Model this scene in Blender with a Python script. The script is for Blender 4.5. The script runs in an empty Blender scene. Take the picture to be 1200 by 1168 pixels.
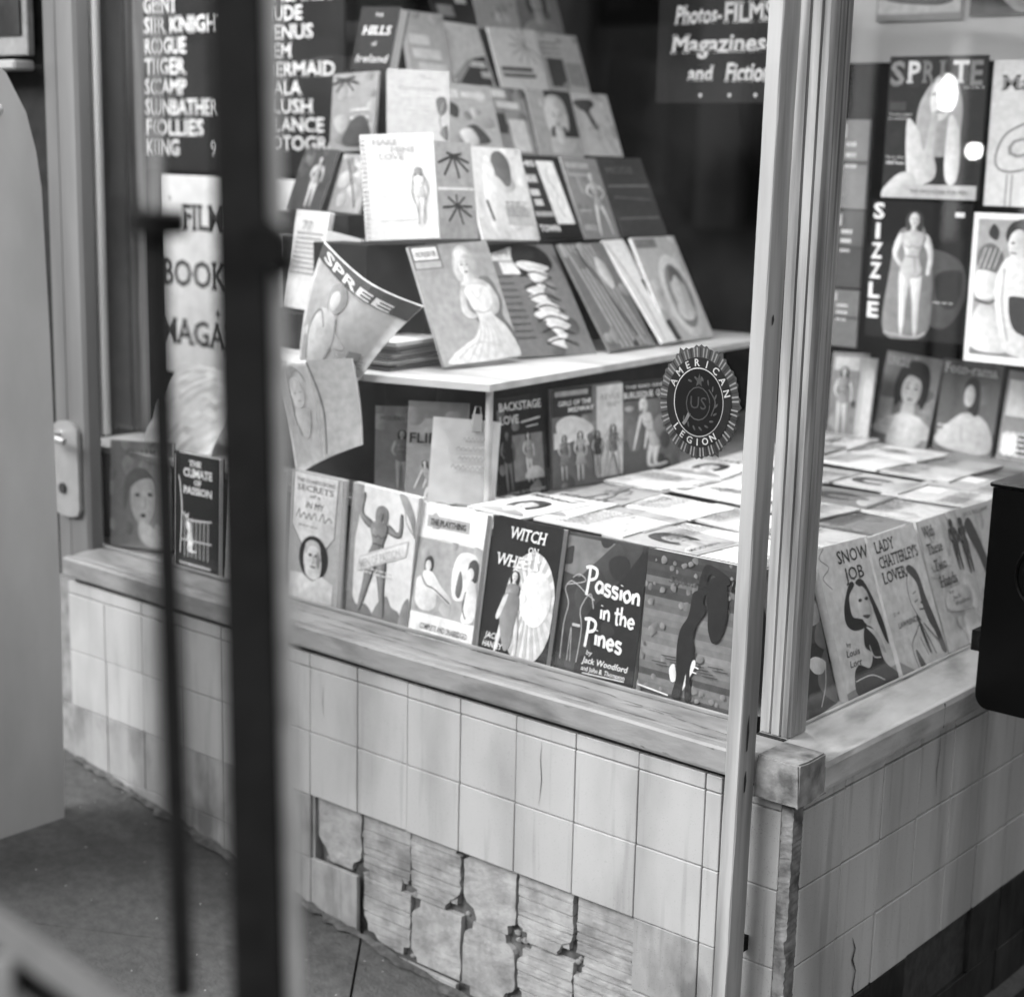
import bpy, bmesh, math, random
from mathutils import Vector, Matrix
from mathutils.geometry import tessellate_polygon
random.seed(11)
R = math.radians
D = bpy.data
S = bpy.context.scene
COL = S.collection

# ------------------------------------------------------------------ camera, sky, sun
CAM = Vector((1.005, -1.758, 0.818))
cam = D.cameras.new('camera'); co = D.objects.new('camera', cam); COL.objects.link(co)
cam.sensor_fit = 'HORIZONTAL'; cam.sensor_width = 36.0; cam.lens = 1959.69 / 1200 * 36
cam.clip_start = 0.05; cam.clip_end = 500
pit, yaw, rol = 0.20525, 0.70031, 0.02235
F = Vector((-math.sin(yaw) * math.cos(pit), math.cos(yaw) * math.cos(pit), -math.sin(pit)))
Rt = Vector((math.cos(yaw), math.sin(yaw), 0)); Up = Rt.cross(F)
R2 = Rt * math.cos(rol) + Up * math.sin(rol); U2 = Up * math.cos(rol) - Rt * math.sin(rol)
co.matrix_world = Matrix(((R2.x, U2.x, -F.x, CAM.x), (R2.y, U2.y, -F.y, CAM.y), (R2.z, U2.z, -F.z, CAM.z), (0, 0, 0, 1)))
cam.dof.use_dof = True; cam.dof.focus_distance = 2.12; cam.dof.aperture_fstop = 3.9
S.camera = co
w = D.worlds.new('World'); S.world = w; w.use_nodes = True
nt = w.node_tree; nt.nodes.clear()
sky = nt.nodes.new('ShaderNodeTexSky'); sky.sky_type = 'NISHITA'; sky.sun_disc = False
sky.sun_elevation = R(33); sky.sun_rotation = R(205)
bw = nt.nodes.new('ShaderNodeRGBToBW'); bg = nt.nodes.new('ShaderNodeBackground'); wo = nt.nodes.new('ShaderNodeOutputWorld')
bg.inputs['Strength'].default_value = 0.15
nt.links.new(sky.outputs[0], bw.inputs[0]); nt.links.new(bw.outputs[0], bg.inputs[0]); nt.links.new(bg.outputs[0], wo.inputs[0])
sl = D.lights.new('sun', 'SUN'); sl.energy = 1.5; sl.angle = R(38); sl.color = (1, 1, 1)
so = D.objects.new('sun', sl); COL.objects.link(so)
sd = Vector((-0.42, -0.88, 0.62)).normalized()
so.rotation_euler = sd.to_track_quat('Z', 'Y').to_euler()
S.view_settings.view_transform = 'Standard'; S.view_settings.look = 'None'
S.view_settings.gamma = 1; S.view_settings.exposure = 1.75; S.view_settings.use_curve_mapping = False
S.render.engine = 'CYCLES'
try:
    S.cycles.max_bounces = 8; S.cycles.transparent_max_bounces = 12
    S.cycles.sample_clamp_indirect = 4
except Exception: pass

# ------------------------------------------------------------------ materials (a black and white place: greys only)
def mat(name, g, rough=.6, noise=0., nscale=20., bump=0., bscale=60., stretch=(1, 1, 1), rnd=0., spec=.5, metal=0., dirt=0., dscale=4., attr=False, coat=0., drip=0.):
    m = D.materials.new(name); m.use_nodes = True; t = m.node_tree; N = t.nodes; L = t.links
    b = N['Principled BSDF']; b.inputs['Roughness'].default_value = rough; b.inputs['Metallic'].default_value = metal
    b.inputs['Specular IOR Level'].default_value = spec; b.inputs['Coat Weight'].default_value = coat; b.inputs['Coat Roughness'].default_value = .12
    tc = N.new('ShaderNodeTexCoord'); geo = N.new('ShaderNodeNewGeometry')
    mp = N.new('ShaderNodeMapping'); mp.inputs['Scale'].default_value = stretch; L.new(geo.outputs['Position'], mp.inputs[0])
    if attr:
        a = N.new('ShaderNodeAttribute'); a.attribute_name = 'Col'; val = a.outputs['Fac']
    else:
        v = N.new('ShaderNodeValue'); v.outputs[0].default_value = g; val = v.outputs[0]
    def mul(x, y):
        q = N.new('ShaderNodeMath'); q.operation = 'MULTIPLY'; L.new(x, q.inputs[0])
        if isinstance(y, float): q.inputs[1].default_value = y
        else: L.new(y, q.inputs[1])
        return q.outputs[0]
    def rng(x, a0, a1, lo=.3, hi=.7):
        q = N.new('ShaderNodeMapRange'); L.new(x, q.inputs[0]); q.inputs[1].default_value = lo; q.inputs[2].default_value = hi
        q.inputs[3].default_value = a0; q.inputs[4].default_value = a1; return q.outputs[0]
    def noi(sc, det=5, vec=None):
        q = N.new('ShaderNodeTexNoise'); q.inputs['Scale'].default_value = sc; q.inputs['Detail'].default_value = det
        L.new(vec or mp.outputs[0], q.inputs['Vector']); return q.outputs[0]
    if noise: val = mul(val, rng(noi(nscale), 1 - noise, 1 + noise))
    if dirt: val = mul(val, rng(noi(dscale, 8), 1 - dirt, 1., .34, .52))
    if drip:
        mp2 = N.new('ShaderNodeMapping'); mp2.inputs['Scale'].default_value = (1, 1, .06); L.new(geo.outputs['Position'], mp2.inputs[0])
        val = mul(val, rng(noi(55, 4, mp2.outputs[0]), 1 - drip, 1., .33, .43)); val = mul(val, rng(noi(420, 2, geo.outputs['Position']), 1 - drip * 1.3, 1., .30, .36))
    if rnd:
        o = N.new('ShaderNodeObjectInfo'); val = mul(val, rng(o.outputs['Random'], 1 - rnd, 1 + rnd, 0, 1))
    cb = N.new('ShaderNodeCombineColor')
    for k in range(3): L.new(val, cb.inputs[k])
    L.new(cb.outputs[0], b.inputs['Base Color'])
    if bump:
        bp = N.new('ShaderNodeBump'); bp.inputs['Strength'].default_value = bump; bp.inputs['Distance'].default_value = .003
        L.new(noi(bscale, 6), bp.inputs['Height']); L.new(bp.outputs[0], b.inputs['Normal'])
    return m
M = {}
M['tile'] = mat('glazed_tile', .41, .32, .10, 7, .12, 30, (1, 1, .35), .02, dirt=.22, dscale=7, drip=.15)
M['tile_low'] = mat('grimy_tile', .30, .5, .2, 14, .3, 70, (1, 1, .5), .05, dirt=.5, dscale=16, drip=.22)
M['tile_side'] = mat('side_tile', .54, .28, .12, 8, .12, 30, (1, 1, .2), .03, dirt=.3, dscale=10, drip=.22)
M['tile_black'] = mat('sooty_tile', .03, .6, .5, 25, .3, 60, (1, 1, .5), .2, spec=.15, dirt=.5, dscale=12)  # near-black colour holds the deep shade at the side wall's foot
M['mortar'] = mat('mortar', .22, .9, .3, 40, .5, 90)
M['rubble'] = mat('rubble_mortar', .09, .95, .5, 50, .9, 120)
M['litter'] = mat('litter_paper', .35, .9, .2, 80)
M['block'] = mat('chipped_block_paint', .26, .7, .35, 45, .5, 140, dirt=.65, dscale=26)
M['void'] = mat('dark_cavity', .03, .95, .4, 60, .6, 80)
M['clay'] = mat('clay_block', .31, .85, .22, 45, .7, 120, (1, 1, 1), .1, dirt=.35, dscale=22)
M['plaster'] = mat('crumbling_plaster', .19, .9, .35, 60, .9, 90, dirt=.6, dscale=35)
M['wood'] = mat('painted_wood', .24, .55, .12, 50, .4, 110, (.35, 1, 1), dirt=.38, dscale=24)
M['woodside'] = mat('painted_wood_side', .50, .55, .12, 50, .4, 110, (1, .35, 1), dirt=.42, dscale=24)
M['jamb'] = mat('weathered_jamb', .28, .6, .4, 70, .5, 140, (1, 1, .05), dirt=.6, dscale=34)
M['post'] = mat('painted_post', .36, .5, .15, 50, .3, 120, (1, 1, .06), dirt=.4, dscale=25)
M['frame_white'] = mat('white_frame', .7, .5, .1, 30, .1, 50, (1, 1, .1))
M['door'] = mat('pale_door_paint', .46, .5, .16, 5, .2, 30, (1, 1, .4), dirt=.22, dscale=3)
M['stile'] = mat('door_stile_paint', .17, .55, .15, 12, .2, 40, (1, 1, .15), dirt=.3, dscale=8)
M['metal_dark'] = mat('dark_iron', .008, .7, .3, 60, .3, 100, spec=.12)
M['iron_grey'] = mat('worn_grey_iron', .22, .5, .2, 40, .2, 80)
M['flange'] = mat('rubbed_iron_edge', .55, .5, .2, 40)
M['nickel'] = mat('worn_nickel', .45, .4, .1, 30, 0, 30, metal=.6)
M['black_gloss'] = mat('black_enamel', .003, .3, 0, 10, .05, 20, spec=.14)
M['pave'] = mat('pavement_concrete', .088, .9, .22, 60, .8, 160, dirt=.45, dscale=3.6)
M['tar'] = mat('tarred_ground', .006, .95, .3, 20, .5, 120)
M['floorboard'] = mat('display_board', .30, .7, .2, 30, .2, 60)
M['stand'] = mat('dark_stained_board', .022, .8, .3, 30, .2, 60, spec=.15)
M['shelf'] = mat('shelf_board', .55, .5, .15, 30, .2, 60, (.2, 1, 1), dirt=.3, dscale=10)
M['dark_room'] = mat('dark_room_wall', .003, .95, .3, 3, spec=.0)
M['paleboard'] = mat('pale_wall_board', .58, .8, .06, 5)
M['paper'] = mat('page_edges', .62, .8, .15, 200, .3, 300, (1, 1, 6))
M['cover'] = mat('cover_stock', 0, .5, .10, 90, .05, 30, attr=True, spec=.1, dirt=.06, dscale=22)
M['print'] = mat('cover_ink', 0, .42, .15, 75, attr=True, spec=.22, dirt=.08, dscale=22)
M['signprint'] = mat('sign_paint', 0, .7, .10, 30, attr=True, spec=.15)
M['facade'] = mat('street_facade', .03, .9, .3, 1.2, 0)
def speck():     # bright grit in the pavement
    t = M['pave'].node_tree; N = t.nodes; L = t.links; b = N['Principled BSDF']
    src = b.inputs['Base Color'].links[0].from_socket
    geo = N.new('ShaderNodeNewGeometry'); v = N.new('ShaderNodeTexVoronoi'); v.inputs['Scale'].default_value = 46
    L.new(geo.outputs['Position'], v.inputs['Vector'])
    lt = N.new('ShaderNodeMath'); lt.operation = 'LESS_THAN'; lt.inputs[1].default_value = .06; L.new(v.outputs['Distance'], lt.inputs[0])
    c2 = N.new('ShaderNodeMath'); c2.operation = 'GREATER_THAN'; c2.inputs[1].default_value = .62
    sp = N.new('ShaderNodeSeparateColor'); L.new(v.outputs['Color'], sp.inputs[0]); L.new(sp.outputs[0], c2.inputs[0])
    mm = N.new('ShaderNodeMath'); mm.operation = 'MULTIPLY'; L.new(lt.outputs[0], mm.inputs[0]); L.new(c2.outputs[0], mm.inputs[1])
    mx = N.new('ShaderNodeMix'); mx.data_type = 'RGBA'; L.new(mm.outputs[0], mx.inputs[0]); L.new(src, mx.inputs[6]); mx.inputs[7].default_value = (.5, .5, .5, 1)
    L.new(mx.outputs[2], b.inputs['Base Color'])
speck()
def glass():
    m = D.materials.new('window_glass'); m.use_nodes = True; t = m.node_tree; N = t.nodes; L = t.links; N.clear()
    o = N.new('ShaderNodeOutputMaterial'); tr = N.new('ShaderNodeBsdfTransparent'); gl = N.new('ShaderNodeBsdfGlossy'); gl.inputs['Roughness'].default_value = .015
    df = N.new('ShaderNodeBsdfDiffuse'); df.inputs[0].default_value = (.6, .6, .6, 1)
    tr.inputs[0].default_value = (.975, .975, .975, 1)
    lw = N.new('ShaderNodeLayerWeight'); lw.inputs['Blend'].default_value = .5
    p = N.new('ShaderNodeMath'); p.operation = 'POWER'; p.inputs[1].default_value = 5; L.new(lw.outputs['Facing'], p.inputs[0])
    q = N.new('ShaderNodeMath'); q.operation = 'MULTIPLY_ADD'; q.inputs[1].default_value = .95; q.inputs[2].default_value = .035; L.new(p.outputs[0], q.inputs[0])
    mx = N.new('ShaderNodeMixShader'); L.new(q.outputs[0], mx.inputs[0]); L.new(tr.outputs[0], mx.inputs[1]); L.new(gl.outputs[0], mx.inputs[2])
    geo = N.new('ShaderNodeNewGeometry'); no = N.new('ShaderNodeTexNoise'); no.inputs['Scale'].default_value = 5; no.inputs['Detail'].default_value = 7
    L.new(geo.outputs['Position'], no.inputs['Vector'])
    mr = N.new('ShaderNodeMapRange'); mr.inputs[1].default_value = .4; mr.inputs[2].default_value = .8; mr.inputs[3].default_value = .001; mr.inputs[4].default_value = .020
    L.new(no.outputs[0], mr.inputs[0])
    m2 = N.new('ShaderNodeMixShader'); L.new(mr.outputs[0], m2.inputs[0]); L.new(mx.outputs[0], m2.inputs[1]); L.new(df.outputs[0], m2.inputs[2])
    L.new(m2.outputs[0], o.inputs[0]); return m
M['glass'] = glass()
def emis(name, s):
    m = D.materials.new(name); m.use_nodes = True; b = m.node_tree.nodes['Principled BSDF']
    b.inputs['Emission Color'].default_value = (1, 1, 1, 1); b.inputs['Emission Strength'].default_value = s; return m

# ------------------------------------------------------------------ helpers
def tag(o, label=None, cat=None, group=None, kind=None):
    if label: o['label'] = label
    if cat: o['category'] = cat
    if group: o['group'] = group
    if kind: o['kind'] = kind
    return o
def empty(name, loc=(0, 0, 0), mw=None):
    o = D.objects.new(name, None); COL.objects.link(o); o.empty_display_size = .05
    if mw is not None: o.matrix_world = mw
    else: o.location = loc
    return o
def link(name, me, m, parent=None, mw=None):
    o = D.objects.new(name, me); COL.objects.link(o)
    if m is not None and not me.materials: me.materials.append(m)
    if parent is not None: o.parent = parent
    if mw is not None: o.matrix_local = mw
    return o
def bx(bm, x0, x1, y0, y1, z0, z1, bev=0., mw=None, seg=1):
    vs = [bm.verts.new((x, y, z)) for x in (x0, x1) for y in (y0, y1) for z in (z0, z1)]
    f = [(0, 1, 3, 2), (4, 6, 7, 5), (0, 4, 5, 1), (2, 3, 7, 6), (0, 2, 6, 4), (1, 5, 7, 3)]
    fs = [bm.faces.new([vs[i] for i in q]) for q in f]
    if bev:
        es = list({e for q in fs for e in q.edges})
        r = bmesh.ops.bevel(bm, geom=es, offset=bev, segments=seg, affect='EDGES', profile=.5)
        vs = list({v for v in r['verts']} | {v for v in vs if v.is_valid})
    if mw is not None: bmesh.ops.transform(bm, matrix=mw, verts=[v for v in vs if v.is_valid])
    return vs
def mesh(bm, name):
    bmesh.ops.recalc_face_normals(bm, faces=bm.faces[:])
    me = D.meshes.new(name); bm.to_mesh(me); bm.free(); return me
def box(name, m, x0, x1, y0, y1, z0, z1, parent=None, bev=0., seg=1):
    bm = bmesh.new(); bx(bm, x0, x1, y0, y1, z0, z1, bev, seg=seg); return link(name, mesh(bm, name), m, parent)
def tube(bm, pts, rad, n=10, cap=True):
    pts = [Vector(p) for p in pts]; rings = []
    for i, p in enumerate(pts):
        d = (pts[min(i + 1, len(pts) - 1)] - pts[max(i - 1, 0)]).normalized()
        a = d.orthogonal().normalized(); b = d.cross(a)
        r = rad[i] if isinstance(rad, (list, tuple)) else rad
        rings.append([bm.verts.new(p + (a * math.cos(2 * math.pi * k / n) + b * math.sin(2 * math.pi * k / n)) * r) for k in range(n)])
    for q, s in zip(rings, rings[1:]):
        if (q[0].co - s[0].co).length > 0:
            k0 = min(range(n), key=lambda k: (q[0].co - s[k].co).length)
            for k in range(n): bm.faces.new((q[k], q[(k + 1) % n], s[(k + 1 + k0) % n], s[(k + k0) % n]))
    if cap: bm.faces.new(rings[0]); bm.faces.new(rings[-1])
def prism(bm, poly, f, z0, z1):
    """poly: 2D outline, f(u,v,t) -> 3D, t from z0 to z1"""
    a = [bm.verts.new(f(u, v, z0)) for u, v in poly]; b = [bm.verts.new(f(u, v, z1)) for u, v in poly]
    n = len(poly)
    for vs in (a, b):
        for tri in tessellate_polygon([[Vector((u, v, 0)) for u, v in poly]]):
            try: bm.faces.new([vs[i] for i in tri])
            except ValueError: pass
    for k in range(n): bm.faces.new((a[k], a[(k + 1) % n], b[(k + 1) % n], b[k]))

# ------------------------------------------------------------------ flat print: shapes in cover units (x 0..1, y 0..1)
TXT = {}
def text_geo(s, bold):
    k = (s, bold)
    if k not in TXT:
        c = D.curves.new('lettering', 'FONT'); c.body = s; c.size = 1; c.offset = bold; c.resolution_u = 2
        o = D.objects.new('lettering', c); COL.objects.link(o); bpy.context.view_layer.update()
        dg = bpy.context.evaluated_depsgraph_get(); me = D.meshes.new_from_object(o.evaluated_get(dg))
        vs = [v.co.copy() for v in me.vertices]; fs = [tuple(p.vertices) for p in me.polygons]
        D.objects.remove(o); D.meshes.remove(me); D.curves.remove(c)
        TXT[k] = (vs, fs)
    return TXT[k]
def smooth(pts, n=5):
    out = []; L = len(pts)
    for i in range(L):
        p0, p1, p2, p3 = [pts[(i + k) % L] for k in (-1, 0, 1, 2)]
        for j in range(n):
            t = j / n
            out.append(tuple(.5 * ((2 * p1[a]) + (-p0[a] + p2[a]) * t + (2 * p0[a] - 5 * p1[a] + 4 * p2[a] - p3[a]) * t * t + (-p0[a] + 3 * p1[a] - 3 * p2[a] + p3[a]) * t ** 3) for a in (0, 1)))
    return out
def rect(g, x0, y0, x1, y1): return ('poly', g, [(x0, y0), (x1, y0), (x1, y1), (x0, y1)])
def poly(g, pts): return ('poly', g, pts)
def blob(g, pts): return ('poly', g, smooth(pts))
def ell(g, cx, cy, rx, ry, n=26, a=0.): 
    ca, sa = math.cos(a), math.sin(a)
    return ('poly', g, [(cx + rx * math.cos(2 * math.pi * k / n) * ca - ry * math.sin(2 * math.pi * k / n) * sa, cy + rx * math.cos(2 * math.pi * k / n) * sa + ry * math.sin(2 * math.pi * k / n) * ca) for k in range(n)])
def txt(g, s, x, y, ch, fw=None, bold=0., shear=0., rot=0., al='L', serif=False): return ('txt', g, s, x, y, ch, fw, bold, shear, rot, al, serif)
def stx(*a, **k): return txt(*a, serif=True, **k)
def line(g, pts, wd, sm=False): return ('line', g, pts, wd, sm)
def catmull_open(pts, n=6):
    out = []
    for i in range(len(pts) - 1):
        p0 = pts[max(i - 1, 0)]; p1 = pts[i]; p2 = pts[i + 1]; p3 = pts[min(i + 2, len(pts) - 1)]
        for j in range(n):
            t = j / n
            out.append(tuple(.5 * ((2 * p1[a]) + (-p0[a] + p2[a]) * t + (2 * p0[a] - 5 * p1[a] + 4 * p2[a] - p3[a]) * t * t + (-p0[a] + 3 * p1[a] - 3 * p2[a] + p3[a]) * t ** 3) for a in (0, 1)))
    out.append(pts[-1]); return out
def art_bm(shapes, W, H, z0=.0004, dz=.00004):
    """all the shapes of one print as a bmesh of 2D faces, y up, grey in the colour attribute"""
    bm = bmesh.new(); cl = bm.loops.layers.float_color.new('Col'); z = z0
    def face(pts, g, zz, idx=0):
        sh = None
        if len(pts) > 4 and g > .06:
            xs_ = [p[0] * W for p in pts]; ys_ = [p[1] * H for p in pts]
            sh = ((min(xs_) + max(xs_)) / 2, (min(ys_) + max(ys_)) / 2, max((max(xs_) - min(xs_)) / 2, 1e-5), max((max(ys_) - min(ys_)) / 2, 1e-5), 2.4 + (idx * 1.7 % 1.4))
        vs = [bm.verts.new((p[0] * W, p[1] * H, zz)) for p in pts]
        for tri in tessellate_polygon([[Vector((p[0] * W, p[1] * H, 0)) for p in pts]]):
            try: f = bm.faces.new([vs[i] for i in tri])
            except ValueError: continue
            if f.calc_area() < 1e-10: bm.faces.remove(f); continue
            f.normal_update()
            if f.normal.z < 0: f.normal_flip()
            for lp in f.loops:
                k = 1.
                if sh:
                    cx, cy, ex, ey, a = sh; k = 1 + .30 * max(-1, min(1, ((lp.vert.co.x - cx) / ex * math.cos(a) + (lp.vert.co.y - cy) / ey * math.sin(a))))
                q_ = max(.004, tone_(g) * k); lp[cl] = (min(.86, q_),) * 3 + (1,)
    cnt = 0
    for s in shapes:
        cnt += 1
        z += dz
        if s[0] == 'poly': face([(min(max(x, 0), 1), min(max(y, 0), 1)) for x, y in s[2]], s[1], z, cnt)
        elif s[0] == 'line':
            pts = catmull_open(s[2]) if s[4] else s[2]; wd = s[3]
            P = [Vector((p[0] * W, p[1] * H)) for p in pts]; lf = []; rt = []
            for i, p in enumerate(P):
                d = P[min(i + 1, len(P) - 1)] - P[max(i - 1, 0)]
                if d.length < 1e-9: d = Vector((1, 0))
                d.normalize(); n = Vector((-d.y, d.x)) * wd * H * .5; lf.append(p + n); rt.append(p - n)
            for i in range(len(P) - 1):
                vs = [bm.verts.new((q.x, q.y, z)) for q in (rt[i], rt[i + 1], lf[i + 1], lf[i])]
                f = bm.faces.new(vs); f.normal_update()
                if f.normal.z < 0: f.normal_flip()
                for lp in f.loops: lp[cl] = (tone_(s[1]),) * 3 + (1,)
        else:
            _, g, st, x, y, ch, fw, bold, shear, rot, al, serif = s
            vs, fs = text_geo(st, bold)
            if not vs: continue
            if serif:      # slab feet on every stem end, uneven as brushed by hand
                vs, fs = list(vs), list(fs); y0, y1 = min(v.y for v in vs if v.y > -.12), max(v.y for v in vs); hr = random.Random(len(st)); done = []
                cap = .715 + bold
                for f in list(fs):
                    for i in range(len(f)):
                        a, b = vs[f[i]], vs[f[(i + 1) % len(f)]]
                        for yy, sg in ((-bold, 1), (cap, -1)):
                            if abs(a.y - yy) < .035 and abs(b.y - yy) < .035 and .04 < abs(a.x - b.x) < .24:
                                xa, xb = min(a.x, b.x) - .055, max(a.x, b.x) + .055; key = (round(xa, 1), sg)
                                if key in done: continue
                                done.append(key); n0 = len(vs); ym = (a.y + b.y) / 2; t = .075 + hr.uniform(-.01, .015)
                                vs += [Vector((xa, ym - .012 * sg, 0)), Vector((xb, ym - .012 * sg, 0)), Vector((xb - .01, ym + t * sg, 0)), Vector((xa + .01, ym + t * sg, 0))]
                                fs.append((n0, n0 + 1, n0 + 2, n0 + 3))
            x0 = min(v.x for v in vs); x1 = max(v.x for v in vs); sy = ch * H / .73
            sx = (fw * W / (x1 - x0)) if fw else sy
            off = {'L': 0, 'C': -.5, 'R': -1}[al] * (x1 - x0) * sx
            ca, sa = math.cos(rot), math.sin(rot); nv = []
            for v in vs:
                a = (v.x - x0) * sx + off + shear * v.y * sy; b = v.y * sy
                nv.append(bm.verts.new((x * W + a * ca - b * sa, y * H + a * sa + b * ca, z)))
            for f in fs:
                try: q = bm.faces.new([nv[i] for i in f])
                except ValueError: continue
                q.normal_update()
                if q.normal.z < 0: q.normal_flip()
                for lp in q.loops: lp[cl] = (tone_(g),) * 3 + (1,)
    return bm

# figures for the covers: clothed, drawn as flat shapes; H = figure height in cover heights, r = cover H/W
POSES = {
 'stand': dict(head=(0, .92), neck=(0, .84), sh=(.10, .80), wa=(.0, .63), hip=(.0, .52), la=[(-.10, .79), (-.15, .64), (-.07, .53)], ra=[(.10, .79), (.16, .65), (.15, .50)], ll=[(-.045, .5), (-.055, .27), (-.05, .02)], rl=[(.045, .5), (.06, .27), (.07, .02)]),
 'armsup': dict(head=(.02, .86), neck=(.01, .79), sh=(.10, .76), wa=(.0, .6), hip=(.0, .5), la=[(-.10, .75), (-.22, .83), (-.20, .99)], ra=[(.10, .75), (.24, .72), (.25, .88)], ll=[(-.05, .48), (-.10, .25), (-.16, .02)], rl=[(.05, .48), (.08, .25), (.12, .02)]),
 'behind': dict(head=(.0, .92), neck=(0, .84), sh=(.10, .80), wa=(.0, .63), hip=(.02, .52), la=[(-.10, .79), (-.2, .9), (-.03, .97)], ra=[(.10, .79), (.2, .9), (.05, .97)], ll=[(-.03, .5), (-.04, .27), (-.03, .02)], rl=[(.06, .5), (.03, .27), (.02, .02)]),
 'stride': dict(head=(0, .92), neck=(0, .84), sh=(.10, .80), wa=(.0, .63), hip=(.0, .52), la=[(-.10, .79), (-.2, .68), (-.1, .6)], ra=[(.10, .79), (.22, .68), (.12, .58)], ll=[(-.045, .5), (-.12, .27), (-.17, .02)], rl=[(.045, .5), (.12, .27), (.15, .02)]),
 'kneel': dict(head=(-.05, .90), neck=(-.03, .80), sh=(.09, .74), wa=(.06, .52), hip=(.12, .36), la=[(-.10, .72), (-.19, .50), (-.27, .30)], ra=[(.06, .72), (.0, .5), (-.06, .3)], ll=[(.08, .34), (.0, .06), (.25, .04)], rl=[(.18, .34), (.12, .06), (.34, .05)]),
}
def figure(pose, x, y, H, r, skin=.6, dress=.3, hair=.08, skirt=0, flip=1):
    p = POSES[pose]; sh = []
    def T(q): return (x + flip * q[0] * H * r, y + q[1] * H)
    def limb(js, rad, g):
        P = [T(j) for j in js]; lf = []; rt = []
        for i, q in enumerate(P):
            a = P[max(i - 1, 0)]; b = P[min(i + 1, len(P) - 1)]
            dx, dy = (b[0] - a[0]) / r, b[1] - a[1]; l = math.hypot(dx, dy) or 1
            n = (-dy / l * rad[i] * H * r, dx / l * rad[i] * H); lf.append((q[0] + n[0], q[1] + n[1])); rt.append((q[0] - n[0], q[1] - n[1]))
        return blob(g, lf + rt[::-1])
    limb0 = limb
    def limb(js, rad, g):
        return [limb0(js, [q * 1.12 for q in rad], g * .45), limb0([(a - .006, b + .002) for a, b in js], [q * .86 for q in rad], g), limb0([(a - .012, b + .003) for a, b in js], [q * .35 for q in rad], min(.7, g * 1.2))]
    s, wa, hip = p['sh'], p['wa'], p['hip']
    sh += limb(p['la'], (.032, .024, .016), skin) + limb(p['ra'], (.032, .024, .016), skin)
    sh += limb(p['ll'], (.056, .036, .018), skin) + limb(p['rl'], (.056, .036, .018), skin)
    sh.append(blob(hair, [T((p['head'][0] + a, p['head'][1] + b)) for a, b in ((-.05, -.10), (-.075, -.04), (-.062, .04), (0, .072), (.062, .045), (.08, -.03), (.055, -.11), (.02, -.06), (-.02, -.06))]))
    sh.append(ell(skin, *T(p['head']), .042 * H * r, .056 * H))
    sh += limb([p['head'], p['neck'], (p['neck'][0], p['neck'][1] - .05)], (.018, .020, .036), skin)[:2]
    hx, hy = p['head']
    if skin > .2: sh += [ell(skin, *T((hx, hy)), .038 * H * r, .052 * H), ell(.06, *T((hx - .016, hy + .006)), .009 * H * r, .005 * H), ell(.06, *T((hx + .016, hy + .006)), .009 * H * r, .005 * H), ell(.12, *T((hx, hy - .026)), .012 * H * r, .005 * H), blob(skin * .6, [T((hx + .022, hy + .03)), T((hx + .036, hy)), T((hx + .02, hy - .04)), T((hx + .026, hy))])]
    body = [(-s[0], s[1]), (-.04, s[1] + .03), (.04, s[1] + .03), (s[0], s[1]), (.085 + wa[0] * .5, (s[1] + wa[1]) / 2), (wa[0] + .062, wa[1]), (hip[0] + .098, hip[1]), (hip[0] + .05, hip[1] - .06), (hip[0] - .05, hip[1] - .06), (hip[0] - .098, hip[1]), (wa[0] - .062, wa[1]), (-.085 + wa[0] * .5, (s[1] + wa[1]) / 2)]
    sh.append(blob(dress * .5, [T((a * 1.07 + .004, b)) for a, b in body])); sh.append(blob(dress, [T((a * .97 - .003, b)) for a, b in body]))
    sh += [blob(min(.7, dress * 1.3), [T((a, b)) for a, b in ((-.06, s[1] - .03), (-.02, s[1] - .05), (-.02, wa[1] + .03), (wa[0] - .045, wa[1]), (-.075, (s[1] + wa[1]) / 2))]), line(dress * .45, [T((-.07, s[1] - .085)), T((-.03, s[1] - .105)), T((.0, s[1] - .085)), T((.04, s[1] - .105)), T((.075, s[1] - .08))], .008 * H, True), line(dress * .45, [T((wa[0] - .055, wa[1])), T((wa[0] + .055, wa[1] - .004))], .010 * H), line(dress * .5, [T((wa[0] + .02, wa[1])), T((hip[0] + .04, hip[1] - .02))], .008 * H)]
    if skirt: sh.append(blob(dress, [T((hip[0] - .09, hip[1] + .02)), T((hip[0] + .09, hip[1] + .02)), T((hip[0] + .12, hip[1] - skirt * .5)), T((hip[0] + .15, hip[1] - skirt)), T((hip[0], hip[1] - skirt - .01)), T((hip[0] - .15, hip[1] - skirt)), T((hip[0] - .12, hip[1] - skirt * .5))]))
    return sh
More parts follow.
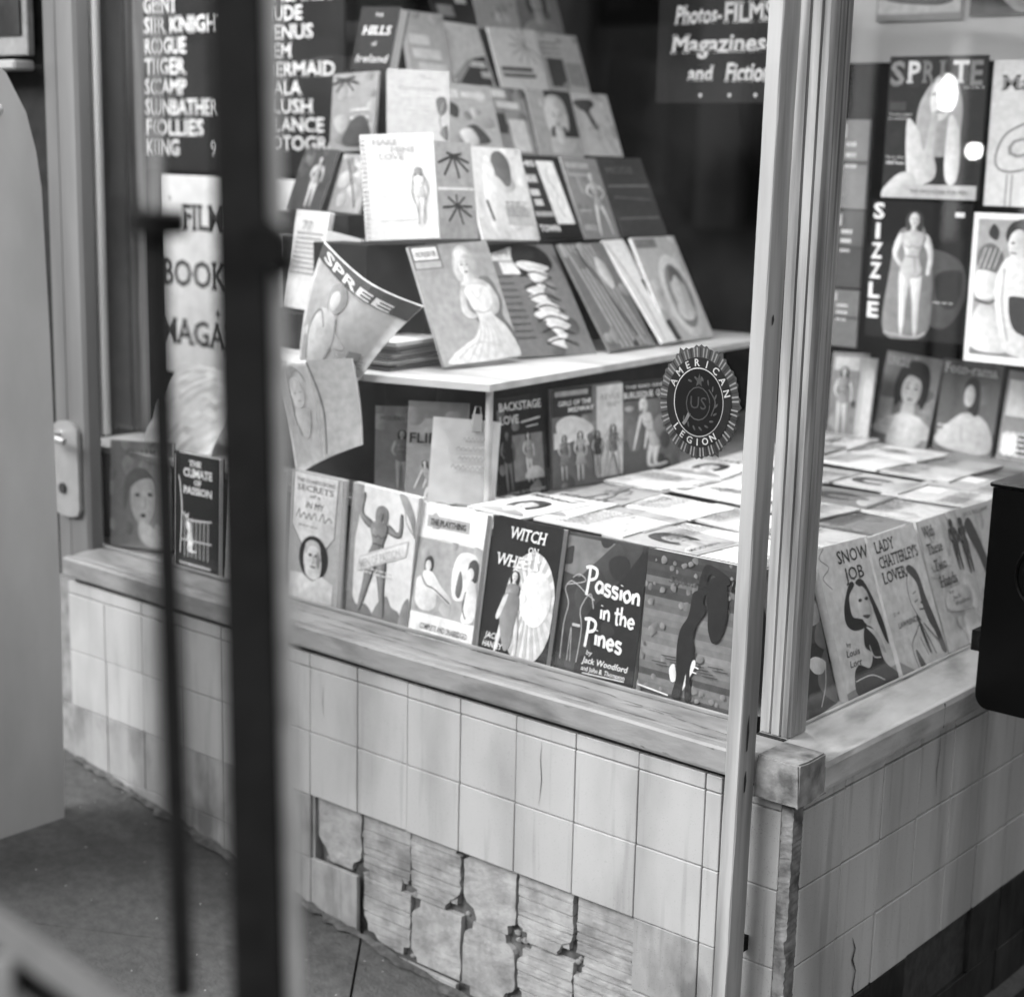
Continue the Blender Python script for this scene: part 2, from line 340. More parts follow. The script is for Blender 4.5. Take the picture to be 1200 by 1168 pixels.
def portrait(x, y, H, r, skin=.6, hair=.1, top=.3):
    def T(a, b): return (x + a * H * r, y + b * H)
    s = [blob(top, [T(-.42, 0), T(-.36, .16), T(-.14, .26), T(.14, .26), T(.36, .16), T(.42, 0)]),
         blob(skin, [T(-.09, .22), T(-.08, .42), T(.08, .42), T(.09, .22), T(0, .14)]),
         blob(hair, [T(-.20, .36), T(-.26, .62), T(-.18, .90), T(.02, .98), T(.20, .90), T(.26, .62), T(.20, .36), T(.12, .44), T(-.12, .44)]),
         ell(skin, *T(0, .60), .145 * H * r, .205 * H),
         blob(hair, [T(-.17, .66), T(-.15, .86), T(.05, .92), T(.17, .80), T(.16, .64), T(.10, .74), T(-.08, .78)])]
    for sx in (-1, 1):
        s.append(ell(.05, *T(sx * .062, .62), .028 * H * r, .014 * H)); s.append(line(.08, [T(sx * .03, .665), T(sx * .065, .68), T(sx * .10, .66)], .012 * H, True))
    s.append(line(skin * .55, [T(.0, .60), T(.018, .545), T(-.008, .535)], .010 * H, True)); s.append(ell(.12, *T(0, .475), .042 * H * r, .014 * H))
    s.append(blob(skin * .75, [T(.09, .68), T(.14, .60), T(.11, .48), T(.05, .41), T(.08, .50)]))
    return s

def axes(kind, yw, lean, roll):
    yw, lean, roll = R(yw), R(lean), R(roll)
    if kind == 'F': a = Vector((1, 0, 0)); n = Vector((0, -1, 0))
    else: a = Vector((0, 1, 0)); n = Vector((1, 0, 0))
    Z = Matrix.Rotation(yw, 3, 'Z'); a = Z @ a; n = Z @ n; z = Vector((0, 0, 1))
    b = z * math.cos(lean) - n * math.sin(lean); n2 = n * math.cos(lean) + z * math.sin(lean)
    return a * math.cos(roll) + b * math.sin(roll), b * math.cos(roll) - a * math.sin(roll), n2
def frame(P, a, b, n):
    return Matrix(((a.x, b.x, n.x, P[0]), (a.y, b.y, n.y, P[1]), (a.z, b.z, n.z, P[2]), (0, 0, 0, 1)))
def tone_(g): return min(.84, g * 1.36) if g > .25 else (g * (1 + .36 * max(0, (g - .1) / .15)) if g > .12 else g * .62)
def colour(me, g):
    g = tone_(g)
    at = me.color_attributes.new('Col', 'FLOAT_COLOR', 'CORNER')
    for d in at.data: d.color = (g, g, g, 1)
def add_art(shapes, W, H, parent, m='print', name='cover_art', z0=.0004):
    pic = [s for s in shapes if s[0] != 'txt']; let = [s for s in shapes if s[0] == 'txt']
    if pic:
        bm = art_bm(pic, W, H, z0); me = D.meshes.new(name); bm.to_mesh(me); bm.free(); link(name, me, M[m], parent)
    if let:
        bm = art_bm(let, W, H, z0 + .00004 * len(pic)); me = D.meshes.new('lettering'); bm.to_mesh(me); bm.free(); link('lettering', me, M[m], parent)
def book(mw, W, H, T, g, shapes, label, cat='book', name='paperback_book', group=None):
    root = empty(name, mw=mw); tag(root, label, cat, group); c = .0012
    bm = bmesh.new()      # front cover, spine at the left, back cover
    bx(bm, 0, W, 0, H, -.0012, 0, .0003); bx(bm, 0, W, 0, H, -T, -T + .0012, .0003); bx(bm, 0, .0012, 0, H, -T + .0013, -.0013)
    me = mesh(bm, 'cover'); colour(me, g); link('cover', me, M['cover'], root)
    bm = bmesh.new(); bx(bm, .0014, W - .0025, .0015, H - .0015, -T + .0014, -.0014); link('page_block', mesh(bm, 'page_block'), M['paper'], root)
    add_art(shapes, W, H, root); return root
def place(spec, T, g, shapes, label, cat='book', name='paperback_book', group=None):
    k, x, y, z, yw, ln, rl, W, H = spec
    return book(frame((x, y, z), *axes(k, yw, ln, rl)), W, H, T, g, shapes, label, cat, name, group)

rg = random.Random(5)
WORDS = ['TRUE', 'GALA', 'STORIES', 'NIGHT', 'MODERN', 'PHOTO', 'REVUE', 'PARADE', 'ROMANCE', 'CARNIVAL', 'SECRETS', 'MIDNIGHT']
def mottled(base, n, amp, r, size=.12):
    out = []
    for _ in range(n):
        cx, cy = rg.random(), rg.random(); s = size * rg.uniform(.4, 1.3); g = min(max(base * (1 + rg.uniform(-amp, amp)), .02), .85)
        out.append(blob(g, [(cx + s * r * math.cos(a) * rg.uniform(.5, 1.1), cy + s * math.sin(a) * rg.uniform(.5, 1.1)) for a in [k * 1.05 for k in range(6)]]))
    return out
def textblock(g, x, y, n, lh=.03):
    out = []; wd = .9 - x if n >= 5 else min(.4, .95 - x)
    for k in range(n):
        xx = x; yy = y - k * lh
        if yy < .02: break
        while xx < x + wd - .03:
            l = rg.uniform(.03, .09); out.append(rect(g, xx, yy, min(xx + l, x + wd), yy + lh * .42)); xx += l + .02
    return out
# ------------------------------------------------------------------ world geometry: corner of the shop at the origin,
# front wall along -x (plane y = 0), side wall along +y (plane x = 0), z = 0 at the top of the first full tile row
T0 = .1085
def gz(x):
    pts = [(-6, -.05), (-2.2, -.255), (-1.536, -.318), (-.937, -.404), (-.556, -.450), (0, -.505), (1.5, -.60), (6, -.8)]
    for (a, za), (b, zb) in zip(pts, pts[1:]):
        if x <= b: return za + (zb - za) * (x - a) / (b - a)
    return pts[-1][1]
# ground sheet to the horizon
bm = bmesh.new(); xs = [-60, -20, -6, -3, -2.2, -1.536, -.937, -.556, 0, .4, 1.5, 3, 6, 20, 60]; ys = [-60, -20, -4, -1, .6, 2, 8, 60]
g = [[bm.verts.new((x, y, gz(min(max(x, -6), 6)) - .03)) for y in ys] for x in xs]
for i in range(len(xs) - 1):
    for j in range(len(ys) - 1): bm.faces.new((g[i][j], g[i + 1][j], g[i + 1][j + 1], g[i][j + 1]))
link('ground', mesh(bm, 'ground'), M['pave'])['kind'] = 'structure'
pv = empty('pavement'); pv['kind'] = 'structure'
e1 = Vector((.765, .644)); e2 = Vector((-.644, .765))      # the slabs lie at an angle to the shop front
def slab(a0, a1, b0, b1, n=6):
    bm = bmesh.new(); rnd = random.Random(int(a0 * 100 + b0 * 7)); dz = rnd.uniform(-.0015, .0015)
    def P3(i, j, o): q = e1 * (a0 + (a1 - a0) * i / n) + e2 * (b0 + (b1 - b0) * j / n); return (q.x, q.y, gz(q.x) + dz + o)
    tp = [[bm.verts.new(P3(i, j, 0)) for j in range(n + 1)] for i in range(n + 1)]; bt = [[bm.verts.new(P3(i, j, -.028)) for j in range(n + 1)] for i in range(n + 1)]
    for i in range(n):
        for j in range(n): bm.faces.new((tp[i][j], tp[i + 1][j], tp[i + 1][j + 1], tp[i][j + 1]))
        for j in (0, n): bm.faces.new((tp[i][j], tp[i + 1][j], bt[i + 1][j], bt[i][j])); bm.faces.new((tp[j][i], tp[j][i + 1], bt[j][i + 1], bt[j][i]))
    link('slab', mesh(bm, 'slab'), M['pave'], pv)
JA, JB, ST = -.5914, .4261, 1.12
for i in range(-3, 3):
    for j in range(-3, 3):
        slab(JA + i * ST + .002, JA + (i + 1) * ST - .002, JB + j * ST + .0012, JB + (j + 1) * ST - .0012)
q = random.Random(31)      # litter and gum on the pavement
for k in range(30):
    x, y = q.uniform(-2.0, .0), q.uniform(-1.0, -.02); bm = bmesh.new(); m_ = 6; rr = q.uniform(.0015, .005)
    f = bm.faces.new([bm.verts.new((x + rr * q.uniform(.5, 1.3) * math.cos(2 * math.pi * t / m_), y + rr * q.uniform(.5, 1.3) * math.sin(2 * math.pi * t / m_), gz(x) + .004 + q.uniform(0, .002))) for t in range(m_)])
    bmesh.ops.solidify(bm, geom=[f], thickness=.0012)
    link('litter_scrap', mesh(bm, 'litter_scrap'), M['litter'] if k % 3 else M['void'], pv)
# near-black strip beside the side wall, deep shade put into its colour
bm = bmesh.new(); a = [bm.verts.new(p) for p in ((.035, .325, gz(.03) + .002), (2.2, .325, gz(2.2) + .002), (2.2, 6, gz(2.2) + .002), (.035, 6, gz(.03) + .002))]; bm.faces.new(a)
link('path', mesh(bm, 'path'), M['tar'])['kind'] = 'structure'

# ------------------------------------------------------------------ front wall
fw = empty('tiled_front_wall', (0, 0, -.5)); tag(fw, 'pale square tiled wall under the front shop window with broken tiles low down', 'wall')
def part(name, me, m, root, **k):
    o = link(name, me, m, root); o.matrix_parent_inverse = root.matrix_world.inverted() if root.matrix_world != Matrix() else Matrix()
    return o
for rt in (fw,): pass
def child(o, root):
    o.parent = root; o.matrix_parent_inverse = Matrix.Translation(-Vector(root.location)); return o
child(box('backing', M['void'], -1.60, -.02, .030, .062, -.9, .030), fw)
child(box('rubble_bed', M['rubble'], -.133 - T0 * 6.95, -.133 - T0 * .98, .0215, .0295, -.9, -T0 * 2), fw)
child(box('mortar_bed', M['mortar'], -1.60, -.030, .006, .0295, -T0 * 2 + .002, .0215), fw)
child(box('mortar_bed', M['mortar'], -1.60, -.133 - T0 * 6.95, .006, .0295, -.9, -T0 * 2 - .0), fw)
child(box('mortar_bed', M['mortar'], -.133 - T0 * 1.0, -.030, .006, .0295, -.9, -T0 * 2 - .0), fw)
TM = {}
def tile_mesh(wd, ht, side=False, th=.008):
    k = (round(wd, 4), round(ht, 4), side)
    if k not in TM:
        bm = bmesh.new()
        if side: bx(bm, -th, 0, 0, wd, -ht, 0, .0014, seg=2)
        else: bx(bm, 0, wd, 0, th, -ht, 0, .0014, seg=2)
        TM[k] = mesh(bm, 'tile')
    return TM[k]
def add_tile(root, me, m, loc):
    mm = me
    key = (me.name, m.name)
    if me.materials and me.materials[0] != m:
        if key not in TM: q = me.copy(); q.materials.clear(); q.materials.append(m); TM[key] = q
        mm = TM[key]
    o = link('tile', mm, m, root); o.location = Vector(loc) - Vector(root.location)
    o.rotation_euler = (random.gauss(0, .003), random.gauss(0, .002), random.gauss(0, .003)); return o
J = .0013
for c in range(-1, 13):
    x1 = -.133 - c * T0; x0 = x1 - T0
    if c == -1: x0, x1 = -.1325, -.107
    for row in range(-1, 5):
        if row == -1: zt, zh = .0232, .0232 - J
        else: zt, zh = -row * T0 - J * .5, T0 - J
        hole = (row == 2 and 1 <= c <= 6) or (row == 3 and 1 <= c <= 5) or (row == 4 and 2 <= c <= 3)
        if hole: continue
        if row >= 2 and zt < gz((x0 + x1) / 2) - .02: continue
        m = M['tile'] if row < 2 else M['tile_low']
        add_tile(fw, tile_mesh(x1 - x0 - J, zh), m, (x0 + J / 2, random.uniform(-.0006, .0006), zt))
for row in range(-1, 5):      # cut tiles behind the guard post, up to the broken corner
    zt, zh = (.0232, .0232 - J) if row == -1 else (-row * T0 - J * .5, T0 - J)
    add_tile(fw, tile_mesh(.087, zh), M['tile_low'] , (-.106, .003, zt))
# exposed hollow clay blocks, grooved and chipped
def clay_block(x0, x1, z0, z1, y, grooves, chips, seed):
    q = random.Random(seed); pts = []; n = 14
    cx = {'bl': (x0, z0), 'br': (x1, z0), 'tr': (x1, z1), 'tl': (x0, z1)}
    for k in range(n): pts.append((x0 + (x1 - x0) * k / n, z0 + q.uniform(0, .006)))
    for k in range(n): pts.append((x1 - q.uniform(0, .0035), z0 + (z1 - z0) * k / n))
    for k in range(n): pts.append((x1 - (x1 - x0) * k / n, z1 - q.uniform(0, .003)))
    for k in range(n): pts.append((x0 + q.uniform(0, .0035), z1 - (z1 - z0) * k / n))
    for name, s in chips:
        s *= .7
        c = cx[name]
        for i, p in enumerate(pts):
            d = math.hypot(p[0] - c[0], (p[1] - c[1]))
            if d < s:
                f = (s - d) / s * .42; mx, mz = (x0 + x1) / 2, (z0 + z1) / 2
                pts[i] = (p[0] + (mx - p[0]) * f * q.uniform(.9, 1.1), p[1] + (mz - p[1]) * f * q.uniform(.9, 1.1))
    # slice the outline into horizontal ribs with recessed grooves between them
    bm = bmesh.new(); zs = [z0]
    if grooves:
        k = grooves; st = (z1 - z0) / k
        bands = []; zc = z0 + .0005
        while zc < z1 - .003:
            hgt = st * q.uniform(.6, 1.9); bands.append((zc, min(zc + hgt, z1 - .0004), 0)); zc += hgt + q.choice([.0006, .0012, .0024])
    else: bands = [(z0, z1, 0)]
    def span(z):
        xsn = []
        for (a, b), (c, d) in zip(pts, pts[1:] + pts[:1]):
            if (b - z) * (d - z) < 0: xsn.append(a + (c - a) * (z - b) / (d - b))
        return (min(xsn), max(xsn)) if len(xsn) >= 2 else None
    for a, b, _ in bands:
        L = []
        m = 4 if grooves else 16
        for i in range(m + 1):
            z = a + (b - a) * i / m; s = span(min(max(z, z0 + .0065), z1 - .0035))
            if s: L.append((s[0], s[1], z))
        if len(L) < 2: continue
        fr = [[bm.verts.new((p, y + q.uniform(0, .0007), z)) for p in (s0, (s0 * 2 + s1) / 3, (s0 + s1 * 2) / 3, s1)] for s0, s1, z in L]
        bk = [[bm.verts.new((p, y + .02, z)) for p in (s0, s1)] for s0, s1, z in L]
        for i in range(len(L) - 1):
            for j in range(3): bm.faces.new((fr[i][j], fr[i][j + 1], fr[i + 1][j + 1], fr[i + 1][j]))
            bm.faces.new((fr[i][0], fr[i + 1][0], bk[i + 1][0], bk[i][0])); bm.faces.new((fr[i][3], bk[i][1], bk[i + 1][1], fr[i + 1][3]))
        bm.faces.new([fr[0][0], bk[0][0], bk[0][1], fr[0][3], fr[0][2], fr[0][1]]); bm.faces.new([fr[-1][3], bk[-1][1], bk[-1][0], fr[-1][0], fr[-1][1], fr[-1][2]])
    if grooves: bx(bm, min(p[0] for p in pts) + .009, max(p[0] for p in pts) - .009, y + .0028, y + .019, z0 + .014, z1 - .012)
    return child(link('clay_block', mesh(bm, 'clay_block'), M['clay']), fw)
cw = T0
def colx(c): return -.133 - (c + 1) * cw, -.133 - c * cw
rows = [
 (2, 6, 0, [('bl', .06), ('br', .03)], 0), (2, 5, 11, [('bl', .02), ('br', .03)], 0), (2, 4, 12, [('bl', .02), ('br', .05), ('tr', .012)], 0),
 (2, 3, 0, [('bl', .045), ('br', .02), ('tl', .012)], 0), (2, 2, 11, [('br', .045), ('bl', .03)], 0), (2, 1, 12, [('bl', .02)], 0),
 (3, 5, 11, [('bl', .06), ('br', .02)], 0), (3, 4, 0, [('tl', .03), ('bl', .015)], 0), (3, 3, 0, [('tl', .03), ('tr', .03), ('br', .03)], 0), (3, 2, 11, [('tl', .04), ('bl', .05), ('br', .02)], 0), (3, 1, 12, [('tl', .02), ('bl', .03)], 0),
 (4, 3, 0, [('tl', .02)], 0), (4, 2, 8, [('tl', .02)], 0)]
for row, c, gr, ch, _ in rows:
    a, b = colx(c); z1 = -row * T0 - .002; z0 = -(row + 1) * T0 - .001
    clay_block(a + .0012, b - .0012, z0 + random.uniform(-.001, .002), z1, random.uniform(.008, .013), gr, ch, row * 10 + c)
bm = bmesh.new(); q = random.Random(77); n = 90; P_ = [-1.53 + 1.45 * i / n for i in range(n + 1)]; E_ = [(-.010 - q.uniform(0, .016), q.uniform(.004, .010)) for _ in P_]
for i in range(n):
    a, b = P_[i], P_[i + 1]; bm.faces.new([bm.verts.new(v) for v in ((a, E_[i][0], gz(a) + .0045), (b, E_[i + 1][0], gz(b) + .0045), (b, -.0022, gz(b) + E_[i + 1][1]), (a, -.0022, gz(a) + E_[i][1]))])
child(link('dirt_fillet', mesh(bm, 'dirt_fillet'), M['rubble']), fw)
# rubble mortar lumps in the seams
q = random.Random(3)
for k in range(26):
    c = q.choice([1, 2, 3, 4, 5, 6]); a, b = colx(c); x = a + q.uniform(-.006, .006) if q.random() < .6 else q.uniform(a, b)
    z = -q.choice([3, 3, 3, 4]) * T0 + q.uniform(-.006, .006) if q.random() < .6 else -q.uniform(2.1, 3.9) * T0
    if x == x and not (-.133 - 7 * T0 < x < -.133 - T0): continue
    bm = bmesh.new(); bmesh.ops.create_icosphere(bm, subdivisions=1, radius=q.uniform(.003, .007))
    for v in bm.verts: v.co = Vector((v.co.x * 1.3, v.co.y * .9, v.co.z)) * q.uniform(.7, 1.2) + Vector((x, .02, z))
    child(link('mortar_lump', mesh(bm, 'mortar_lump'), M['mortar']), fw)
# broken corner: a ragged column of plaster
def ragged(name, m, x0, x1, y0, y1, z0, z1, amp, seed, n=44):
    q = random.Random(seed); bm = bmesh.new(); rings = []
    prof = [(x0, y1), (x0, y0), ((x0 + x1) / 2, y0), (x1, y0), (x1, (y0 + y1) / 2), (x1, y1)]
    for i in range(n + 1):
        z = z0 + (z1 - z0) * i / n
        rings.append([bm.verts.new((x + q.uniform(-1, 1) * amp * (0 if j in (0, 5) else 1) - (amp * 3.5 * (math.sin(i * .35) + math.sin(i * .13 + 1) > 1.25) if j == 3 else 0), y + q.uniform(-.2, 1) * amp * (0 if j in (0, 5) else 1), z)) for j, (x, y) in enumerate(prof)])
    for a, b in zip(rings, rings[1:]):
        for j in range(5): bm.faces.new((a[j], a[j + 1], b[j + 1], b[j]))
    return link(name, mesh(bm, name), m)
child(ragged('corner_plaster', M['plaster'], -.0185, -.0012, .004, .045, -.55, .03, .0009, 8, 150), fw)
q = random.Random(12)
for k in range(0):
    z = -.02 - k * .052 + q.uniform(-.01, .01); pp = [(-.010 + .004 * math.sin(k * 2.3) + .0022 * math.sin(j * 1.3 + k), z + .007 * j) for j in range(6)]
    bm = bmesh.new(); hw_ = [.0002, .0012, .002, .0016, .001, .0002]
    for j in range(5): bm.faces.new([bm.verts.new(v) for v in ((pp[j][0] - hw_[j], .0012, pp[j][1]), (pp[j][0] + hw_[j], .0012, pp[j][1]), (pp[j + 1][0] + hw_[j + 1], .0012, pp[j + 1][1]), (pp[j + 1][0] - hw_[j + 1], .0012, pp[j + 1][1]))])
    child(link('crack', mesh(bm, 'crack'), M['void']), fw)

# ------------------------------------------------------------------ side wall
sw = empty('tiled_side_wall', (0, 1, -.5)); tag(sw, 'dark glazed tiled wall round the corner under the side window', 'wall')
child(box('mortar_bed', M['void'], -.06, -.0075, .046, 3.2, -1.1, .024), sw)
for c in range(-1, 22):
    y0 = .135 + (c - 1) * T0; y1 = y0 + T0
    if c == 0: y0, y1 = .0265, .135
    if c == -1: continue
    if c > 0: y0, y1 = .135 + (c - 1) * T0, .135 + c * T0
    for row in range(-1, 5):
        zt, zh = (.0225, .0225 - J) if row == -1 else (-row * T0 - J * .5, T0 - J)
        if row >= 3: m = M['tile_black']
        else: m = M['tile_side']
        if row == 3 and c in (3, 4, 8): continue
        o = add_tile(sw, tile_mesh(y1 - y0 - .0026, zh - .001, True), m, (random.uniform(-.0008, .0008), y0 + .0013, zt))
def crack(root, pts, wd, side=True, m='void'):
    bm = bmesh.new(); n = len(pts)
    for i in range(n - 1):
        (a, z0), (b, z1) = pts[i], pts[i + 1]; w0 = wd * (.4 + .6 * ((i * 37) % 5) / 4); w1 = wd * (.4 + .6 * (((i + 1) * 37) % 5) / 4)
        if i == 0: w0 = wd * .15
        if i == n - 2: w1 = wd * .15
        if side: vs = [(.0012, a - w0, z0), (.0012, a + w0, z0), (.0012, b + w1, z1), (.0012, b - w1, z1)]
        else: vs = [(a - w0, -.0012, z0), (a + w0, -.0012, z0), (b + w1, -.0012, z1), (b - w1, -.0012, z1)]
        bm.faces.new([bm.verts.new(v) for v in vs])
    child(link('crack', mesh(bm, 'crack'), M[m]), root)
crack(sw, [(.405, .022), (.409, -.02), (.404, -.05), (.408, -.09)], .0009)
crack(sw, [(.18, -.23), (.19, -.25), (.184, -.265), (.195, -.285), (.19, -.31), (.198, -.33)], .0022)
crack(fw, [(-.86, -.02), (-.862, -.05), (-.859, -.075)], .0006, False)
crack(fw, [(-.41, -.001), (-.412, -.03), (-.409, -.06), (-.413, -.10)], .0006, False)

# ------------------------------------------------------------------ front window: sill, jambs, glass
W1 = empty('front_display_window', (0, 0, .035)); tag(W1, 'large front shop window pane above the long pale wooden sill', 'window')
def sill_profile(bm, path, prof):
    rings = [[bm.verts.new(f(*p)) for p in prof] for f in path]
    for a, b in zip(rings, rings[1:]):
        for j in range(len(prof)): bm.faces.new((a[j], a[(j + 1) % len(prof)], b[(j + 1) % len(prof)], b[j]))
    bm.faces.new(rings[0]); bm.faces.new(rings[-1])
# profile in (depth, z): depth grows into the shop
P = [(-.014, .036), (-.0155, .040), (-.0155, .068), (-.013, .0715), (.000, .0722), (.004, .0700), (.006, .0712), (.060, .0765), (.066, .0765), (.066, .036)]
bm = bmesh.new(); N = 40
path = [(lambda t: (lambda d, z: (-1.535 + (1.535 - .048) * t, d + .0006 * math.sin(t * 31), z + .0007 * math.sin(t * 17 + 1))))(i / N) for i in range(N + 1)]
sill_profile(bm, path, P); child(link('sill', mesh(bm, 'sill'), M['wood']), W1)
q = random.Random(4)
for (x0, x1, d0) in ((-1.45, -1.0, .012), (-.90, -.42, .016), (-.62, -.09, .010), (-.30, -.10, .028), (-1.0, -.70, .035), (-.46, -.2, .041)):
    n = 16; P2 = [(x0 + (x1 - x0) * i / n, d0 + q.uniform(-.0012, .0012) + .004 * math.sin(i * .35)) for i in range(n + 1)]; bm = bmesh.new()
    zz = lambda d: .0712 + (d - .006) * (.0053 / .054) + .0013
    for i in range(n):
        (a, da), (b, db) = P2[i], P2[i + 1]; w_ = .0002 + .0005 * (i % 3) * .5
        bm.faces.new([bm.verts.new(v) for v in ((a, da - w_, zz(da)), (b, db - w_, zz(db)), (b, db + w_, zz(db)), (a, da + w_, zz(da)))])
    child(link('grain_split', mesh(bm, 'grain_split'), M['void']), W1)
for k in range(16):
    x, z, l = q.uniform(-1.4, -.1), q.choice([.041, .066]), q.uniform(.003, .012); bm = bmesh.new()
    bm.faces.new([bm.verts.new(v) for v in ((x, -.0168, z), (x + l, -.0168, z - .0006), (x + l * .7, -.0168, z + q.uniform(.001, .003)), (x + l * .2, -.0168, z + .0015))]); child(link('paint_chip', mesh(bm, 'paint_chip'), M['plaster']), W1)
child(box('sill_bed', M['void'], -1.53, -.06, .0065, .05, .0235, .0358), W1)
P = [(-.010, .020), (-.010, .045), (-.004, .0465), (-.004, .0275), (.0, .020)]
child(box('glazing_stop', M['wood'], -1.53, -.095, .0662, .070, .0765, .0835, bev=.0015), W1)
bm = bmesh.new(); bx(bm, -1.535, -.092, .0735, .0765, .066, 1.62); child(link('glass_pane', mesh(bm, 'glass_pane'), M['glass']), W1)
# left jamb: round-edged pilaster, white lit strip, dark sash
bm = bmesh.new(); tube(bm, [(-1.567, .078, .077), (-1.567, .078, 1.7)], .017, 16); child(link('jamb', mesh(bm, 'jamb'), M['stile']), W1)
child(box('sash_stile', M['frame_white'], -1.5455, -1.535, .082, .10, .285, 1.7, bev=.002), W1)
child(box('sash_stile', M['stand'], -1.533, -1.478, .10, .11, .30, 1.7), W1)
child(box('head_rail', M['jamb'], -1.6, -.04, .055, .115, 1.62, 1.72), W1)
# ------------------------------------------------------------------ side window
W2 = empty('side_display_window', (0, .8, .03)); tag(W2, 'side shop window round the corner beyond the corner jamb with rounded metal edged sill', 'window')
P = [(.0145, .024), (.0155, .029), (.0155, .055), (.0125, .0615), (.0100, .0625), (.0075, .0608), (.004, .0610), (-.050, .0760), (-.056, .0765), (-.056, .024)]
bm = bmesh.new(); N = 50
path = [(lambda t: (lambda d, z: (d + .0005 * math.sin(t * 23), .0495 + 3.1 * t, z + .0006 * math.sin(t * 40))))(i / N) for i in range(N + 1)]
sill_profile(bm, path, P); child(link('sill', mesh(bm, 'sill'), M['woodside']), W2)
child(box('sill_bed', M['void'], -.05, -.004, .055, 3.1, .023, .0238), W2)
bm = bmesh.new(); bx(bm, -.0655, -.0625, .102, 3.1, .062, 1.62); child(link('glass_pane', mesh(bm, 'glass_pane'), M['glass']), W2)
child(box('glazing_stop', M['woodside'], -.0622, -.0575, .103, 3.1, .0765, .081, bev=.0015), W2)
child(box('head_rail', M['jamb'], -.10, -.03, .115, 3.1, 1.62, 1.72), W2)
child(box('crack_gap', M['void'], .0142, .0158, .3835, .3843, .024, .0605), W2)
# corner jamb with grooves, standing on the sill's corner block
cj = empty('corner_jamb', (-.068, .08, .075)); tag(cj, 'weathered grooved wooden corner jamb between the two shop windows', 'window frame')
prof = [(-.091, .060), (-.0765, .0585), (-.075, .063), (-.073, .0585), (-.061, .0575), (-.0595, .062), (-.0575, .0575), (-.050, .0585), (-.0465, .063), (-.0465, .072), (-.050, .0735), (-.0465, .075), (-.0460, .086), (-.049, .088), (-.046, .090), (-.0465, .101), (-.062, .103), (-.091, .103)]
bm = bmesh.new(); n = 30; rings = []
for i in range(n + 1):
    z = .0775 + 1.6 * i / n; s = 1 + .10 * min(1, i / n * 1.5)
    rings.append([bm.verts.new((-.091 + (x + .091) * s + random.uniform(-.0003, .0003), .060 + (y - .060) * s, z)) for x, y in prof])
for a, b in zip(rings, rings[1:]):
    for j in range(len(prof)): bm.faces.new((a[j], a[(j + 1) % len(prof)], b[(j + 1) % len(prof)], b[j]))
bm.faces.new(rings[0]); bm.faces.new(rings[-1]); child(link('jamb', mesh(bm, 'jamb'), M['jamb']), cj)
bm = bmesh.new()
pr_ = [(-.0475, -.016), (-.006, -.0185), (.0135, -.0150), (.0165, .004), (.0150, .049), (-.0475, .049)]
prism(bm, pr_, lambda u, v, t: (u, v, t), .022, .0765)
bmesh.ops.dissolve_limit(bm, angle_limit=.02, verts=bm.verts[:], edges=bm.edges[:])
bmesh.ops.bevel(bm, geom=[e for e in bm.edges if len(e.link_faces) == 2 and e.calc_face_angle(0) > .5], offset=.0022, segments=2, affect='EDGES', clamp_overlap=True)
child(link('corner_block', mesh(bm, 'corner_block'), M['block']), cj)
child(box('filler', M['stand'], -.092, -.048, .049, .056, .07, .0765), cj)
# guard post of the folding gate
gp = empty('gate_guide_post', (-.06, -.04, -.5)); tag(gp, 'slim pale wooden guide post in front of the corner tiles and corner jamb', 'post')
bm = bmesh.new(); rings = []
for i in range(41):
    t = i / 40; z = -.508 + 2.2 * t; dx = -.0745 + .0165 * t
    rings.append([bm.verts.new((dx + a + random.uniform(-.0004, .0004), b + random.uniform(-.0004, .0004), z)) for a, b in ((0, -.053), (.0015, -.0545), (.0195, -.0545), (.021, -.053), (.021, -.018), (.0, -.018))])
for a, b in zip(rings, rings[1:]):
    for j in range(6): bm.faces.new((a[j], a[(j + 1) % 6], b[(j + 1) % 6], b[j]))
bm.faces.new(rings[0]); bm.faces.new(rings[-1]); child(link('post', mesh(bm, 'post'), M['post']), gp)
for z in (-.42, -.2, .1, .8):
    child(box('bracket', M['metal_dark'], -.066, -.055, -.0178, .0, z, z + .02), gp)
for z, l in ((.085, .05), (.03, .03), (.62, .014)):
    bm = bmesh.new(); xx = -.0745 + .021 + .0165 * ((z + .508) / 2.2) + .0006
    bm.faces.new([bm.verts.new(v) for v in ((xx, -.041, z), (xx, -.038, z + .002), (xx + .0003, -.0365, z + l * .5), (xx, -.038, z + l), (xx, -.0415, z + l * .7))]); child(link('paint_chip', mesh(bm, 'paint_chip'), M['void']), gp)

# ------------------------------------------------------------------ shop body round the windows
sb = empty('shop_building', (-1, 1.5, 0)); tag(sb, 'dark shop building behind and above both display windows', 'building')
child(box('upper_wall', M['facade'], -6, .02, .0, .25, 1.725, 5), sb); child(box('upper_wall', M['facade'], -.25, .022, .252, 6, 1.725, 5), sb)
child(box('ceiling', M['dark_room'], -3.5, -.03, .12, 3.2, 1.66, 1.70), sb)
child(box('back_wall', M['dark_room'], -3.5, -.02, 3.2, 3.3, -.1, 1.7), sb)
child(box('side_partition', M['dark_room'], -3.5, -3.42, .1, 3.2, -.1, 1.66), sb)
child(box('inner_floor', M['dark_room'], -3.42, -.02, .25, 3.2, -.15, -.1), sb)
child(box('display_floor', M['floorboard'], -1.70, -.0665, .080, 3.1, .045, .058), sb)

